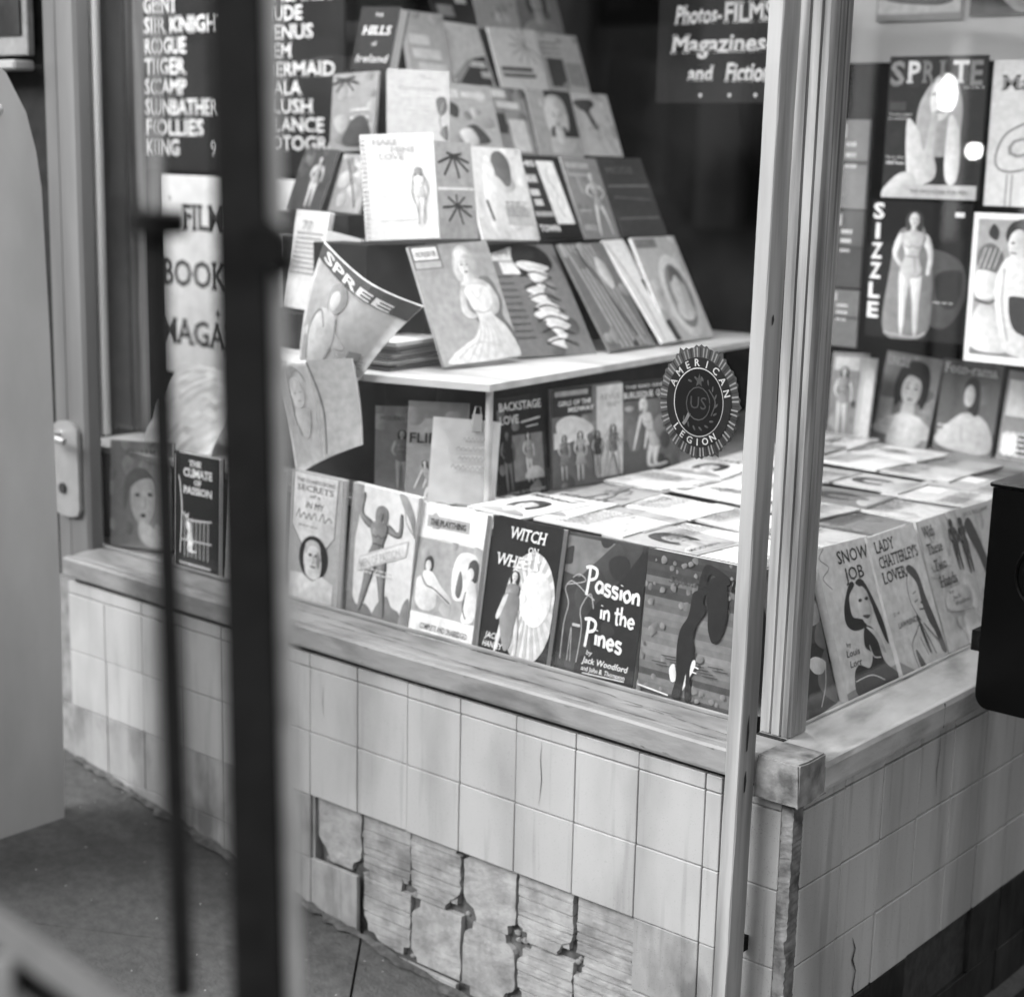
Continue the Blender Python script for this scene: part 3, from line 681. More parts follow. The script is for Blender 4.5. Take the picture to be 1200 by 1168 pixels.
# platform and stepped stand
pf = empty('display_platform', (-.9, .8, .06)); tag(pf, 'low platform inside the window covered with flat magazines', 'platform')
child(box('platform_top', M['floorboard'], -1.72, -.185, .155, 1.40, .232, .2435), pf)
child(box('riser', M['stand'], -1.70, -.20, .17, 1.38, .060, .2315), pf)
st = empty('stepped_display_stand', (-1.3, .7, .245)); tag(st, 'stepped magazine stand rising to the left with a pale edged lower shelf', 'display stand')
bm = bmesh.new(); prism(bm, [(-1.31, .183), (-.935, .160), (-.715, .222), (-.80, 1.22), (-1.30, 1.22), (-1.45, 1.0), (-1.45, .50)], lambda u, v, t: (u, v, t), .443, .4545); child(link('shelf', mesh(bm, 'shelf'), M['shelf']), st)
bm = bmesh.new(); prism(bm, [(-1.29, .262), (-.985, .262), (-.90, .30), (-.90, 1.18), (-1.42, 1.18), (-1.42, .50)], lambda u, v, t: (u, v, t), .246, .4425); child(link('base', mesh(bm, 'base'), M['stand']), st)
bm = bmesh.new(); tube(bm, [(-.735, .245, .246), (-.735, .245, .442)], .006, 8); child(link('shelf_post', mesh(bm, 'shelf_post'), M['shelf']), st)
for (x0, x1, y0, y1, z0, z1) in ((-1.40, -1.005, .40, 1.065, .456, .650), (-1.48, -1.30, .56, 1.27, .456, .803), (-1.72, -1.515, .78, 1.43, .456, .945), (-1.90, -1.715, 1.0, 1.65, .456, 1.095)):
    child(box('step', M['stand'], x0, x1, y0, y1, z0, z1), st)
child(box('step', M['stand'], -1.15, -1.02, .25, .395, .456, .655), st)
child(box('step', M['stand'], -1.455, -1.24, .42, .555, .651, .694), st)
child(box('step', M['stand'], -1.46, -1.30, .60, .67, .804, .962), st)
child(box('step', M['stand'], -1.36, -1.20, .30, .395, .456, .520), st)
# ------------------------------------------------------------------ front row of paperbacks on the sill board
SP = {
'climate':('F', -1.38, 0.112, 0.06, -4.2, 2.8, 1.5, 0.142, 0.213),
'beard':('F', -1.057, 0.096, 0.06, -6.1, 4.6, 1.1, 0.140, 0.226),
'men':('F', -0.922, 0.1, 0.06, -0.4, 5.1, -1.4, 0.148, 0.224),
'play':('F', -0.769, 0.097, 0.06, -2.5, 9.7, 1.0, 0.140, 0.213),
'witch':('F', -0.627, 0.102, 0.06, -2.6, 9.9, 0.6, 0.141, 0.214),
'pines':('F', -0.484, 0.113, 0.06, -0.2, 8.9, 0.6, 0.146, 0.209),
'silh':('F', -0.335, 0.12, 0.06, -2.9, 5.5, 0.9, 0.163, 0.21),
'face':('F', -1.592, 0.132, 0.06, 9.0, 5.7, 3.6, 0.152, 0.202),
'r0':('R', -0.086, 0.150, 0.06, 7, 17, -2, 0.135, 0.218),
'snow':('R', -0.089, 0.293, 0.06, 0.7, 19.7, -2.2, 0.156, 0.222),
'lady':('R', -0.083, 0.448, 0.06, 2.3, 20.8, -0.6, 0.160, 0.216),
'these':('R', -0.092, 0.616, 0.06, 0.7, 20.1, -0.1, 0.154, 0.212),
'right5':('R', -0.094, 0.774, 0.06, -0.5, 21.5, -0.5, 0.152, 0.21),
'backstage':('R', -0.768, 0.318, 0.245, -0.7, 7.9, -0.8, 0.125, 0.17),
'trio':('R', -0.766, 0.452, 0.245, -10.4, 2.2, 1.2, 0.165, 0.174),
'kneel':('R', -0.746, 0.634, 0.245, -8.8, 8.0, 0.3, 0.143, 0.17),
'U':('R', -0.878, 0.293, 0.46, -6.3, 24.4, 2.2, 0.181, 0.214),
'V':('R', -0.888, 0.500, 0.46, -8.0, 35.7, -2.0, 0.189, 0.236),
'W':('R', -0.835, 0.697, 0.46, 4.8, 33.7, -0.5, 0.159, 0.227),
'X':('R', -0.834, 0.859, 0.464, 6.3, 37.1, 0.4, 0.081, 0.234),
'Y':('R', -0.846, 0.912, 0.46, 5.9, 28.0, -0.6, 0.168, 0.222),
'P':('R', -0.99, 0.403, 0.664, -1.5, 9.6, -1.2, 0.095, 0.169),
'Q':('R', -0.99, 0.514, 0.66, -4.5, 21.5, -1.8, 0.145, 0.176),
'Rr':('R', -0.99, 0.672, 0.66, -0.4, 28.9, -1.2, 0.130, 0.172),
'S':('R', -0.99, 0.813, 0.654, 3.1, 24.4, -1.6, 0.118, 0.169),
'T':('R', -0.99, 0.935, 0.655, -2.6, 27.3, 0.3, 0.140, 0.17),
'D':('F', -1.03, 0.26, 0.662, 50.2, 10.9, 3.0, 0.125, 0.179),
'E':('R', -1.28, 0.728, 0.811, -12.2, 25.9, -3.0, 0.145, 0.155),
'F':('R', -1.28, 0.890, 0.811, -0.3, 21.3, -1.7, 0.122, 0.146),
'G':('R', -1.28, 1.022, 0.808, -6.6, 21.7, -1.3, 0.130, 0.148),
'H':('R', -1.28, 1.168, 0.81, -6.7, 24.1, -0.6, 0.126, 0.147),
'C':('F', -1.2, 0.482, 0.82, 50.3, 18.3, -1.3, 0.115, 0.148),
'M':('R', -1.5, 0.861, 0.958, -4.8, 16.1, -1.6, 0.115, 0.150),
'N':('R', -1.5, 0.995, 0.957, -0.9, 26.4, -2.3, 0.128, 0.150),
'I':('R', -1.5, 1.150, 0.951, -10.6, 23.9, 0.0, 0.138, 0.149),
'J':('R', -1.5, 1.310, 0.955, -10.8, 25.7, -1.5, 0.130, 0.147),
'O':('R', -1.7, 1.148, 1.103, -5.6, 28.6, 0.0, 0.125, 0.149),
'L':('R', -1.7, 1.297, 1.097, -10.6, 21.7, 0.7, 0.128, 0.147),
'K':('R', -1.7, 1.446, 1.098, -12.3, 23.4, 0.5, 0.138, 0.155),
'hills':('F', -1.441, 0.62, 0.966, 7.2, 15.2, -1.4, 0.096, 0.126),
'B':('F', -1.427, 0.55, 0.806, 4.1, 8.1, 3.1, 0.114, 0.150),
'dk':('F', -1.454, 0.46, 0.697, 0.2, 24.0, -1.2, 0.094, 0.127),
'dk2':('F', -1.357, 0.48, 0.697, 2.0, 20.1, -2.4, 0.083, 0.115),
'bk1':('F', -1.332, 0.34, 0.525, -10.3, 10.5, -0.3, 0.112, 0.18),
'bk2':('F', -1.213, 0.30, 0.524, -2.0, 9.6, -7.1, 0.092, 0.15),
'flirt':('R', -0.866, 0.187, 0.246, -44.1, 4.4, -2.2, 0.100, 0.168),
'fl2':('R', -0.945, 0.196, 0.246, -46.8, 6.8, -0.5, 0.090, 0.150),
'uncle':('F', -0.64, 1.345, 0.245, -4.6, 8.9, -2.9, 0.131, 0.188),
'foto':('F', -0.502, 1.349, 0.245, -3.5, 5.6, -0.8, 0.130, 0.183),
'mag4':('F', -0.357, 1.33, 0.245, -3.0, 7.6, -0.8, 0.125, 0.175),
'mag0':('F', -0.714, 1.29, 0.245, -12.1, 6.4, 3.7, 0.095, 0.180),
}
def hw(k): return SP[k][8] / SP[k][7]
FR = 'paperbacks standing along the front glass'
b = .10
r = hw('face'); place(SP['face'], .012, .24, mottled(.26, 14, .35, r) + [txt(.10, 'CHARM', .28, .86, .07, .5), ell(.50, .56, .48, .22, .26), blob(.14, [(.25, .35), (.25, .62), (.4, .74), (.62, .74), (.78, .62), (.7, .66), (.5, .64), (.34, .55)]), ell(.07, .46, .50, .04, .015), ell(.07, .68, .51, .045, .017), ell(.09, .56, .31, .05, .02), blob(.45, [(.5, .25), (.75, .2), (.95, .05), (.7, .02), (.5, .1)]), line(.2, [(.58, .48), (.60, .40), (.56, .38)], .012, True)],
      'grey paperback with a large softly drawn face, leftmost of the books on the sill board', group=FR)
r = hw('climate'); place(SP['climate'], .014, .022, [stx(.62, 'THE', .5, .90, .05, .26, .02, al='C'), stx(.62, 'CLIMATE', .56, .81, .07, .62, .02, al='C'), stx(.62, 'OF', .56, .745, .045, .15, .02, al='C'), stx(.62, 'PASSION', .56, .665, .06, .62, .02, al='C'), rect(.30, .03, .02, .05, .98)]
      + [line(.42, [(.16, .14), (.2, .5), (.16, .72), (.12, .8)], .02, True), line(.42, [(.2, .5), (.4, .44), (.85, .46)], .014, True)] + [line(.42, [(.27 + .085 * k, .46 if k > 1 else .5), (.27 + .085 * k, .12)], .010) for k in range(7)] + [line(.42, [(.2, .26), (.86, .27)], .012)] + figure('kneel', .36, .16, .34, r, .62, .5, .05)[4:] + [rect(.35, .15, .05, .85, .07)],
      'black paperback with white capitals and pale chair drawing, left of wide gate bar', group=FR)
place(('F', -1.222, .104, .06, -4, 4, .5, .142, .218), .014, .5, mottled(.5, 8, .1, 1.5) + [txt(.1, 'DESIRE', .15, .8, .09, .7), rect(.2, .15, .2, .85, .6)], 'pale paperback standing mostly hidden behind the wide dark gate bar', group=FR)
r = hw('beard')
place(SP['beard'], .013, .34, [poly(.62, [(.07, .99), (.93, .99), (.90, .56), (.72, .46), (.28, .47), (.06, .60)]), line(.05, [(.07, .99), (.06, .60), (.28, .46)], .006), line(.05, [(.93, .99), (.90, .56), (.72, .45)], .006)]
      + [txt(.14, 'THE CONFESSIONS', .5, .925, .03, .74, al='C'), stx(.14, 'SECRETS', .5, .865, .045, .7, al='C'), txt(.14, 'of a', .5, .82, .028, .2, al='C', shear=.3), txt(.14, 'IN MY', .5, .74, .05, .34, shear=.2, al='C')]
      + [line(.14, [(.14, .66), (.2, .72), (.22, .66), (.3, .70), (.34, .66), (.4, .70), (.44, .66), (.5, .71), (.55, .66)], .010, True), line(.14, [(.6, .66), (.66, .72), (.7, .66), (.78, .70), (.84, .67)], .010, True)]
      + textblock(.3, .2, .6, 1, .03) + [ell(.03, .52, .38, .285, .165), ell(.62, .50, .375, .17, .135), blob(.66, [(.36, .37), (.38, .26), (.52, .22), (.66, .26), (.68, .37), (.6, .34), (.52, .36), (.44, .34)]), blob(.38, [(.38, .40), (.36, .47), (.46, .51), (.60, .50), (.66, .44), (.56, .47), (.44, .46)]), ell(.06, .46, .40, .035, .012), ell(.06, .58, .40, .035, .012), line(.2, [(.52, .40), (.54, .35), (.5, .345)], .01, True), ell(.2, .52, .315, .06, .01), blob(.22, [(.60, .44), (.66, .38), (.63, .31), (.58, .35)])]
      + [poly(.60, [(.05, .02), (.92, .02), (.92, .22), (.70, .26), (.52, .205), (.32, .25), (.06, .24)])],
      'pale paperback with oval portrait of a bearded old man, right of wide gate bar', group=FR)
r = hw('men')
place(SP['men'], .013, .60, [poly(.26, [(0, 0), (.16, 0), (.12, .3), (.10, .6), (.16, .85), (.18, 1), (0, 1)]), blob(.26, [(.72, .99), (.80, .9), (.92, .8), (.995, .70), (.995, .82), (.92, .92), (.82, .99)]), line(.26, [(.82, .90), (.86, .8), (.98, .72)], .01, True)]
      + [blob(.20, [(0, .0), (0, .17), (.1, .20), (.2, .12), (.34, .14), (.46, .08), (.5, .01)]), blob(.20, [(.45, .0), (.5, .14), (.58, .20), (.66, .24), (.74, .17), (.86, .14), (.88, .02)]), blob(.22, [(.86, .02), (.9, .2), (.99, .26), (.99, .02)])]
      + figure('armsup', .46, .08, .86, r, .19, .19, .19)
      + [poly(.46, [(.18, .36), (.90, .56), (.92, .68), (.20, .48)]), poly(.62, [(.20, .375), (.885, .572), (.90, .662), (.215, .465)])]
      + [txt(.40, 'MEN OF PASSION', .235, .392, .065, .64, .02, rot=.385)] + textblock(.5, .3, .4, 2, .03),
      'white paperback with a grey dancer silhouette crossed by a tilted title band', group=FR)
r = hw('play')
place(SP['play'], .013, .64, [rect(.30, .0, .19, 1, .74), rect(.32, .10, .83, .76, .915)] + mottled(.32, 10, .2, r, .08) + [rect(.64, 0, 0, 1, .185), rect(.64, 0, .75, 1, .82), stx(.07, 'THE PLAYTHING', .43, .85, .045, .56, .02, al='C')]
      + [blob(.60, [(.06, .26), (.04, .42), (.12, .46), (.28, .44), (.38, .34), (.36, .24), (.2, .21)]), blob(.60, [(.62, .36), (.58, .52), (.64, .66), (.80, .70), (.95, .66), (.96, .48), (.84, .38), (.74, .34)]), blob(.10, [(.16, .50), (.14, .58), (.22, .62), (.28, .58), (.26, .50)]), ell(.55, .20, .545, .045, .04), blob(.58, [(.14, .50), (.28, .50), (.42, .42), (.56, .36), (.62, .32), (.58, .29), (.42, .34), (.26, .38), (.14, .42)]), line(.1, [(.12, .46), (.2, .40), (.34, .38), (.6, .30)], .01, True), blob(.12, [(.84, .52), (.82, .62), (.90, .66), (.97, .62), (.96, .50)]), ell(.5, .86, .55, .05, .045), blob(.56, [(.78, .48), (.92, .50), (.99, .40), (.98, .22), (.80, .20), (.82, .34)]), blob(.15, [(.66, .40), (.70, .56), (.76, .46), (.73, .36)]), line(.14, [(.82, .42), (.80, .30), (.86, .22)], .012, True)]
      + [stx(.10, 'COMPLETE AND UNABRIDGED', .55, .075, .045, .74, .01, al='C')],
      'paperback with white top band and reclining lady, left of the dark starburst cover', group=FR)
r = hw('witch'); rays = []
cx, cy = .98, .47
for k in range(20):
    a0 = 2 * math.pi * k / 20; a1 = a0 + math.pi / 20; e = lambda a: (.66 + .36 * math.cos(a), .40 + .40 * math.sin(a))
    rays.append(poly(.36, [(.66 + .12 * math.cos(a0), .46 + .1 * math.sin(a0)), e(a0), e(a1), (.66 + .12 * math.cos(a1), .46 + .1 * math.sin(a1))]))
place(SP['witch'], .015, .030, [ell(.62, .66, .40, .36, .40, 40)] + rays + [ell(.64, .74, .48, .22, .2)]
      + figure('stride', .42, .05, .60, r, .5, .20, .03, skirt=0)[4:] + [blob(.20, [(.30, .46), (.52, .46), (.50, .26), (.46, .10), (.38, .08), (.28, .28)]), blob(.5, [(.3, .44), (.22, .3), (.27, .29), (.36, .46)])]
      + [stx(.62, 'WITCH', .26, .865, .085, .52, .015, .18), stx(.62, 'ON', .56, .785, .045, .14, .01, .15), stx(.62, 'WHEELS', .11, .665, .085, .62, .015, .18), txt(.60, 'JACK', .10, .13, .045, .2, .01, .2), txt(.60, 'HANLEY', .08, .065, .045, .28, .01, .2)],
      'black paperback titled WITCH ON WHEELS with a woman before a white starburst', group=FR)
# hand lettering made of strokes
GL = {'P': [[(.05, .0), (.10, .5), (.12, 1.0)], [(-.12, .98), (.2, 1.06), (.5, .98), (.46, .70), (.12, .56)]], 'a': [[(.42, .42), (.2, .5), (.05, .25), (.2, .02), (.38, .2), (.42, .42), (.44, .02)]],
      's': [[(.36, .45), (.12, .48), (.10, .30), (.34, .2), (.28, .0), (.04, .05)]], 'i': [[(.12, .46), (.13, .0)], [(.12, .64), (.13, .68)]], 'o': [[(.22, .48), (.04, .28), (.2, .0), (.42, .2), (.3, .46), (.2, .48)]],
      'n': [[(.06, .46), (.08, .0)], [(.08, .3), (.24, .48), (.36, .36), (.38, .0)]], 't': [[(.16, .8), (.16, .05), (.28, .0)], [(.0, .5), (.34, .54)]], 'h': [[(.08, .9), (.08, .0)], [(.08, .28), (.24, .46), (.36, .34), (.38, .0)]],
      'e': [[(.06, .24), (.40, .28), (.24, .48), (.05, .26), (.2, .0), (.4, .1)]], ' ': []}
AD = {'P': .5, 'a': .5, 's': .42, 'i': .24, 'o': .5, 'n': .48, 't': .34, 'h': .48, 'e': .48, ' ': .22}
def hand(g, s, x, y, sz, r, wd, slope=-.06):
    out = []; cx = 0
    for ch in s:
        for stt in GL[ch]: out.append(line(g, [(x + (cx + px) * sz * r, y + (py * (1.25 if ch == 'P' else 1)) * sz + slope * (cx + px) * sz - (.25 * sz if ch == 'P' else 0)) for px, py in stt], wd, True))
        cx += AD[ch]
    return out
r = hw('pines')
place(SP['pines'], .015, .095, mottled(.07, 16, .5, r, .14) + [blob(.035, [(.99, .02), (.99, .97), (.9, .92), (.72, .74), (.52, .60), (.35, .44), (.42, .28), (.5, .08), (.7, .02)]), poly(.16, [(0, .98), (.6, .98), (.2, .7), (0, .72)])] + mottled(.06, 8, .6, r, .07)
      + [line(.33, [(.07, .1), (.07, .35), (.10, .5), (.04, .6), (.10, .66), (.2, .64), (.3, .6), (.42, .56)], .007, True), line(.33, [(.05, .63), (.28, .68), (.2, .72), (.12, .69)], .007, True), line(.33, [(.28, .1), (.30, .34), (.26, .48), (.36, .6), (.42, .5)], .007, True), line(.33, [(.16, .1), (.17, .34), (.20, .1)], .006, True), line(.4, [(.18, .36), (.28, .36)], .02)]
      + hand(.66, 'Passion', .30, .625, .155, r, .021, -.08) + hand(.66, 'in the', .50, .445, .14, r, .017, -.08) + hand(.66, 'Pines', .36, .265, .155, r, .021, -.1)
      + [txt(.62, 'by', .40, .175, .035, .07, .0, .2), txt(.62, 'Jack Woodford', .36, .115, .045, .56, .01, .2), txt(.62, 'and John B. Thompson', .36, .06, .035, .54, .0, .15), line(.5, [(.38, .04), (.9, .05)], .008)],
      'dark paperback hand lettered Passion in the Pines with an outlined figure', group=FR)
r = hw('silh')
place(SP['silh'], .016, .13, [rect(.13 + .012 * ((k * 7) % 5 - 2) + .006 * (14 - k) * (k > 4), 0, k / 22, 1, (k + 1) / 22) for k in range(22)] + mottled(.17, 60, .12, r, .03) + [line(.09, [(.05 * k, .30 - .018 * (k % 5)), (.05 * k + .16, .305 - .018 * (k % 5))], .006) for k in range(3, 17)]
      + [blob(.55, [(.38, .14), (.35, .22), (.40, .26), (.43, .16)]), blob(.6, [(.51, .10), (.54, .24), (.60, .32), (.62, .28), (.55, .16)]), line(.62, [(.56, .28), (.66, .27)], .008), line(.62, [(.56, .24), (.64, .235)], .008), line(.55, [(.02, .06), (.36, .04)], .010)]
      + [blob(.035, [(.40, .04), (.43, .18), (.41, .36), (.43, .50), (.50, .60), (.52, .70), (.54, .77), (.66, .80), (.64, .72), (.68, .66), (.60, .56), (.57, .46), (.60, .36), (.57, .24), (.60, .05), (.54, .04), (.53, .22), (.48, .04)]),
         blob(.035, [(.58, .76), (.60, .90), (.66, .97), (.84, .93), (.90, .89), (.86, .86), (.70, .91), (.67, .86), (.68, .78)]), blob(.035, [(.66, .80), (.70, .88), (.82, .90), (.88, .82), (.90, .66), (.86, .52), (.78, .46), (.72, .54), (.70, .66)])]
      + [txt(.12, 'Sylvia', .26, .80, .055, .3, .0, .25), line(.02, [(.93, .82), (.95, .9)], .02)],
      'grey paperback with a black silhouette of a long haired woman, rightmost in the front window', group=FR)
# ------------------------------------------------------------------ side window row
SRW = 'paperbacks leaning in a row behind the side glass'
r = hw('r0')
place(SP['r0'], .014, .10, mottled(.10, 14, .5, r, .2) + [blob(.55, [(.5, .34), (.68, .36), (.9, .3), (.8, .24), (.6, .26)]), blob(.30, [(.55, .58), (.7, .74), (.95, .7), (.95, .56)]), line(.45, [(.6, .04), (.8, .16), (.9, .3)], .012, True)],
      'dark swirling paperback half hidden by the corner jamb, left of SNOW JOB', group=SRW)
r = hw('snow')
place(SP['snow'], .014, .52, [rect(.52, 0, .0, 1, 1), line(.2, [(.16, .99), (.05, .93), (.18, .86), (.04, .80), (.16, .72)], .008, True), txt(.035, 'SNOW', .36, .865, .09, .58, .01), txt(.035, 'JOB', .42, .745, .09, .36, .01)]
      + [poly(.24, [(0, 0), (1, 0), (1, .12), (0, .05)])]
      + [blob(.03, [(.30, .60), (.26, .48), (.38, .42), (.58, .42), (.64, .46), (.50, .49), (.40, .52), (.42, .64), (.56, .71), (.48, .73)]), blob(.03, [(.58, .72), (.74, .72), (.92, .46), (.95, .28), (.90, .30), (.82, .46), (.78, .58), (.70, .66)]),
         ell(.46, .66, .56, .12, .13), ell(.05, .60, .60, .035, .012), ell(.05, .72, .60, .035, .012), blob(.12, [(.58, .50), (.72, .49), (.66, .47)]), blob(.03, [(.54, .40), (.62, .43), (.74, .38), (.76, .28), (.80, .16), (.98, .03), (.24, .0), (.20, .14), (.32, .20), (.50, .16), (.60, .24), (.50, .30)]),
         blob(.45, [(.60, .42), (.78, .36), (.86, .22), (.80, .24), (.72, .34)]), line(.6, [(.58, .30), (.62, .22), (.74, .20)], .008, True), line(.6, [(.2, .105), (.5, .11), (.72, .05)], .007, True)]
      + [txt(.05, 'by', .18, .335, .03, .08), txt(.05, 'Louis', .14, .27, .045, .24, .01, .2), txt(.05, 'Lorr', .16, .20, .045, .22, .01, .2)],
      'pale paperback titled SNOW JOB with a woman in long black gloves', group=SRW)
r = hw('lady')
place(SP['lady'], .014, .54, [rect(.54, 0, 0, 1, 1), stx(.04, 'LADY', .10, .875, .085, .40, .01), stx(.04, "CHATTERLEY'S", .11, .765, .085, .82, .01), stx(.04, 'LOVER', .10, .655, .085, .50, .01), poly(.24, [(0, 0), (.3, 0), (0, .12)])]
      + [line(.12, [(.62, .68), (.54, .60), (.52, .48), (.58, .38), (.64, .32)], .009, True), blob(.08, [(.60, .70), (.70, .72), (.82, .64), (.86, .46), (.94, .26), (1, .05), (.90, .06), (.86, .2), (.78, .30), (.74, .44), (.74, .58)]), line(.12, [(.60, .52), (.68, .53)], .008), line(.12, [(.60, .46), (.68, .47)], .008), ell(.06, .74, .44, .03, .01), line(.1, [(.66, .40), (.76, .39)], .014, True), blob(.07, [(.56, .34), (.60, .36), (.64, .22), (.68, .08), (.62, .12)]), blob(.07, [(.40, .0), (.36, .12), (.40, .14), (.50, .0)])]
      + [line(.10, [(.34, .02), (.32, .18), (.48, .26), (.60, .32)], .008, True), line(.10, [(.62, .30), (.76, .06)], .012, True), line(.10, [(.52, .22), (.60, .08)], .008, True), line(.10, [(.66, .30), (.9, .12)], .01, True), txt(.08, 'D H', .12, .42, .028, .12), txt(.08, 'LAWRENCE', .16, .33, .04, .42, .01)],
      "pale paperback titled LADY CHATTERLEY'S LOVER with a line drawn hooded face", group=SRW)
r = hw('these')
place(SP['these'], .014, .46, mottled(.44, 10, .08, r, .2) + [rect(.52, .02, .62, .5, .99)] + [stx(.06, 'With', .05, .87, .085, .26, .01), stx(.06, 'These', .06, .74, .085, .34, .01), stx(.06, 'Two', .12, .61, .085, .28, .01), stx(.06, 'Hands', .16, .48, .085, .38, .01)]
      + figure('stand', .72, .55, .40, r, .07, .07, .07) + figure('stand', .93, .5, .44, r, .07, .07, .07) + mottled(.42, 5, .2, r, .05) + [blob(.42, [(.2, .3), (.7, .26), (.74, .42), (.3, .44)]), txt(.06, 'by', .30, .41, .03, .1), txt(.06, 'Jack', .34, .36, .035, .2, .0), txt(.06, 'Woodford', .36, .31, .035, .34, .0)],
      'grey paperback titled With These Two Hands with two small dark silhouettes', group=SRW)
r = hw('right5')
place(SP['right5'], .014, .42, mottled(.42, 10, .2, r, .15) + [txt(.05, 'JACK WILLIAMS', .05, .93, .035, .6, .0), blob(.06, [(.05, .88), (.2, .9), (.34, .62), (.36, .42), (.26, .38), (.18, .6), (.06, .78)])] + figure('stand', .7, .3, .5, r, .4, .06, .05, .2),
      'pale paperback with dark leaf shapes, half hidden behind the black enamel box', group=SRW)
for k, y in enumerate((.93, 1.09, 1.25)):
    place(('R', -.092, y, .06, rg.uniform(-1, 1), 20.5, 0, .152, .212), .014, [.3, .12, .4][k], mottled(.3, 8, .3, 1.4) + [txt(.05 if k != 1 else .6, ['DAWN', 'RIVER', 'EXILE'][k], .12, .8, .09, .7, .01)] + figure('stand', .5, .08, .6, 1.4, .4, .1, .04), ['pale paperback hidden beyond the black enamel box, nearest to it', 'dark paperback hidden behind the black enamel box, third from the far end', 'light paperback at the far end of the side window row'][k], group=SRW)
# ------------------------------------------------------------------ under the shelf
UG = 'magazines standing on the platform under the stand shelf'
r = hw('backstage')
place(SP['backstage'], .012, .045, mottled(.05, 10, .5, r) + [rect(.02, 0, .72, .96, 1), rect(.20, .3, .16, .92, .62)] + mottled(.12, 6, .5, r, .08) + [txt(.60, 'BACKSTAGE', .06, .87, .085, .86, .02), txt(.60, 'LOVE', .06, .74, .085, .38, .02), line(.5, [(.5, .74), (.9, .77)], .02), line(.5, [(.6, .69), (.85, .70)], .012)] + figure('stand', .62, .14, .5, r, .45, .28, .05) + figure('stand', .18, .08, .6, r, .14, .03, .02) + [blob(.42, [(.5, .18), (.6, .28), (.8, .28), (.88, .18)]), txt(.4, 'A NOVEL OF THE THEATRE', .1, .04, .03, .8)],
      'dark magazine titled BACKSTAGE LOVE under the shelf edge', 'magazine', 'magazine', UG)
r = hw('trio')
place(SP['trio'], .008, .16, mottled(.14, 14, .5, r) + [rect(.05, 0, .72, .56, 1), rect(.48, .62, .05, 1, .98), rect(.3, .04, .92, .5, .97), txt(.62, 'GIRLS OF THE', .06, .83, .05, .46, .02), txt(.62, 'MIDWAY', .2, .76, .05, .36, .02), txt(.2, 'REVUE', .66, .84, .06, .28), txt(.2, 'THEY', .74, .76, .05, .2)]
      + [blob(.60, [(.08, .52), (.06, .66), (.24, .72), (.46, .66), (.58, .56), (.48, .5), (.5, .4), (.30, .46), (.16, .44)]), rect(.6, .02, .40, .16, .56)] + figure('stand', .16, .08, .46, r, .42, .2, .05, .2) + figure('stand', .38, .06, .5, r, .5, .3, .05, .2) + figure('stand', .62, .08, .46, r, .3, .08, .03) + figure('stride', .84, .06, .52, r, .42, .15, .04),
      'wide magazine showing a troupe of dancers, between BACKSTAGE LOVE and the kneeling figure cover', 'magazine', 'magazine', UG)
r = hw('kneel')
place(SP['kneel'], .008, .13, mottled(.13, 10, .4, r, .16) + [rect(.04, 0, .80, 1, 1), txt(.55, 'THE BAD ONE', .1, .93, .035, .7, .01), txt(.60, 'BURLESQUE', .06, .83, .065, .52, .02), txt(.60, 'QUEEN', .64, .83, .065, .3, .02), ell(.3, .15, .72, .08, .03)] + figure('kneel', .44, .06, .78, r, .58, .44, .6),
      'dark magazine with a pale kneeling figure, left of the round window sticker', 'magazine', 'magazine', UG)
r = hw('fl2'); place(SP['fl2'], .006, .24, mottled(.26, 12, .3, r) + [txt(.06, 'MODERN MISS', .1, .84, .05, .7)] + figure('stand', .5, .08, .66, r, .4, .2, .06), 'narrow grey magazine at the dark end under the shelf, left of FLIRT', 'magazine', 'magazine', UG)
r = hw('flirt'); place(SP['flirt'], .008, .24, [rect(.16, 0, .84, .98, 1), txt(.03, 'FLIRT', .04, .60, .10, .62, .02)] + mottled(.22, 8, .2, r, .1) + figure('stand', .66, .05, .6, r, .4, .16, .05) + figure('kneel', .34, .04, .4, r, .5, .3, .08),
      'pale magazine titled FLIRT, behind the white handwritten note', 'magazine', 'magazine', UG)
# handwritten note with a bulldog clip
nm_ = empty('handwritten_note', mw=frame((-.797, .168, .262), *axes('R', -38.6, 12, -5.4))); tag(nm_, 'white handwritten price note clipped up in front of FLIRT', 'note')
bm = bmesh.new(); n = 8; gg = [[bm.verts.new((.111 * i / n, .137 * j / n, .005 * math.sin(i / n * 3) * (j / n))) for j in range(n + 1)] for i in range(n + 1)]
for i in range(n):
    for j in range(n): bm.faces.new((gg[i][j], gg[i + 1][j], gg[i + 1][j + 1], gg[i][j + 1]))
bmesh.ops.solidify(bm, geom=bm.faces[:], thickness=.0005)
me = mesh(bm, 'note_sheet'); colour(me, .84); link('note_sheet', me, M['signprint'], nm_)
scr = []
for k, (xx, ww) in enumerate(((.45, .4), (.36, .5), (.4, .42), (.3, .5))):
    y = .76 - k * .11; pts = [(xx + ww * t / 14, y + (.02 if t % 2 else -.02) * rg.uniform(.5, 1.2)) for t in range(15)]; scr.append(line(.30, pts, .012, True))
add_art(scr, .111, .137, nm_, 'signprint', 'handwriting', .0062)
bm = bmesh.new(); bx(bm, .062, .078, .118, .146, .0055, .013, .001); tube(bm, [(.064, .144, .011), (.066, .158, .011), (.074, .158, .011), (.076, .144, .011)], .0012, 6); link('clip', mesh(bm, 'clip'), M['nickel'], nm_)

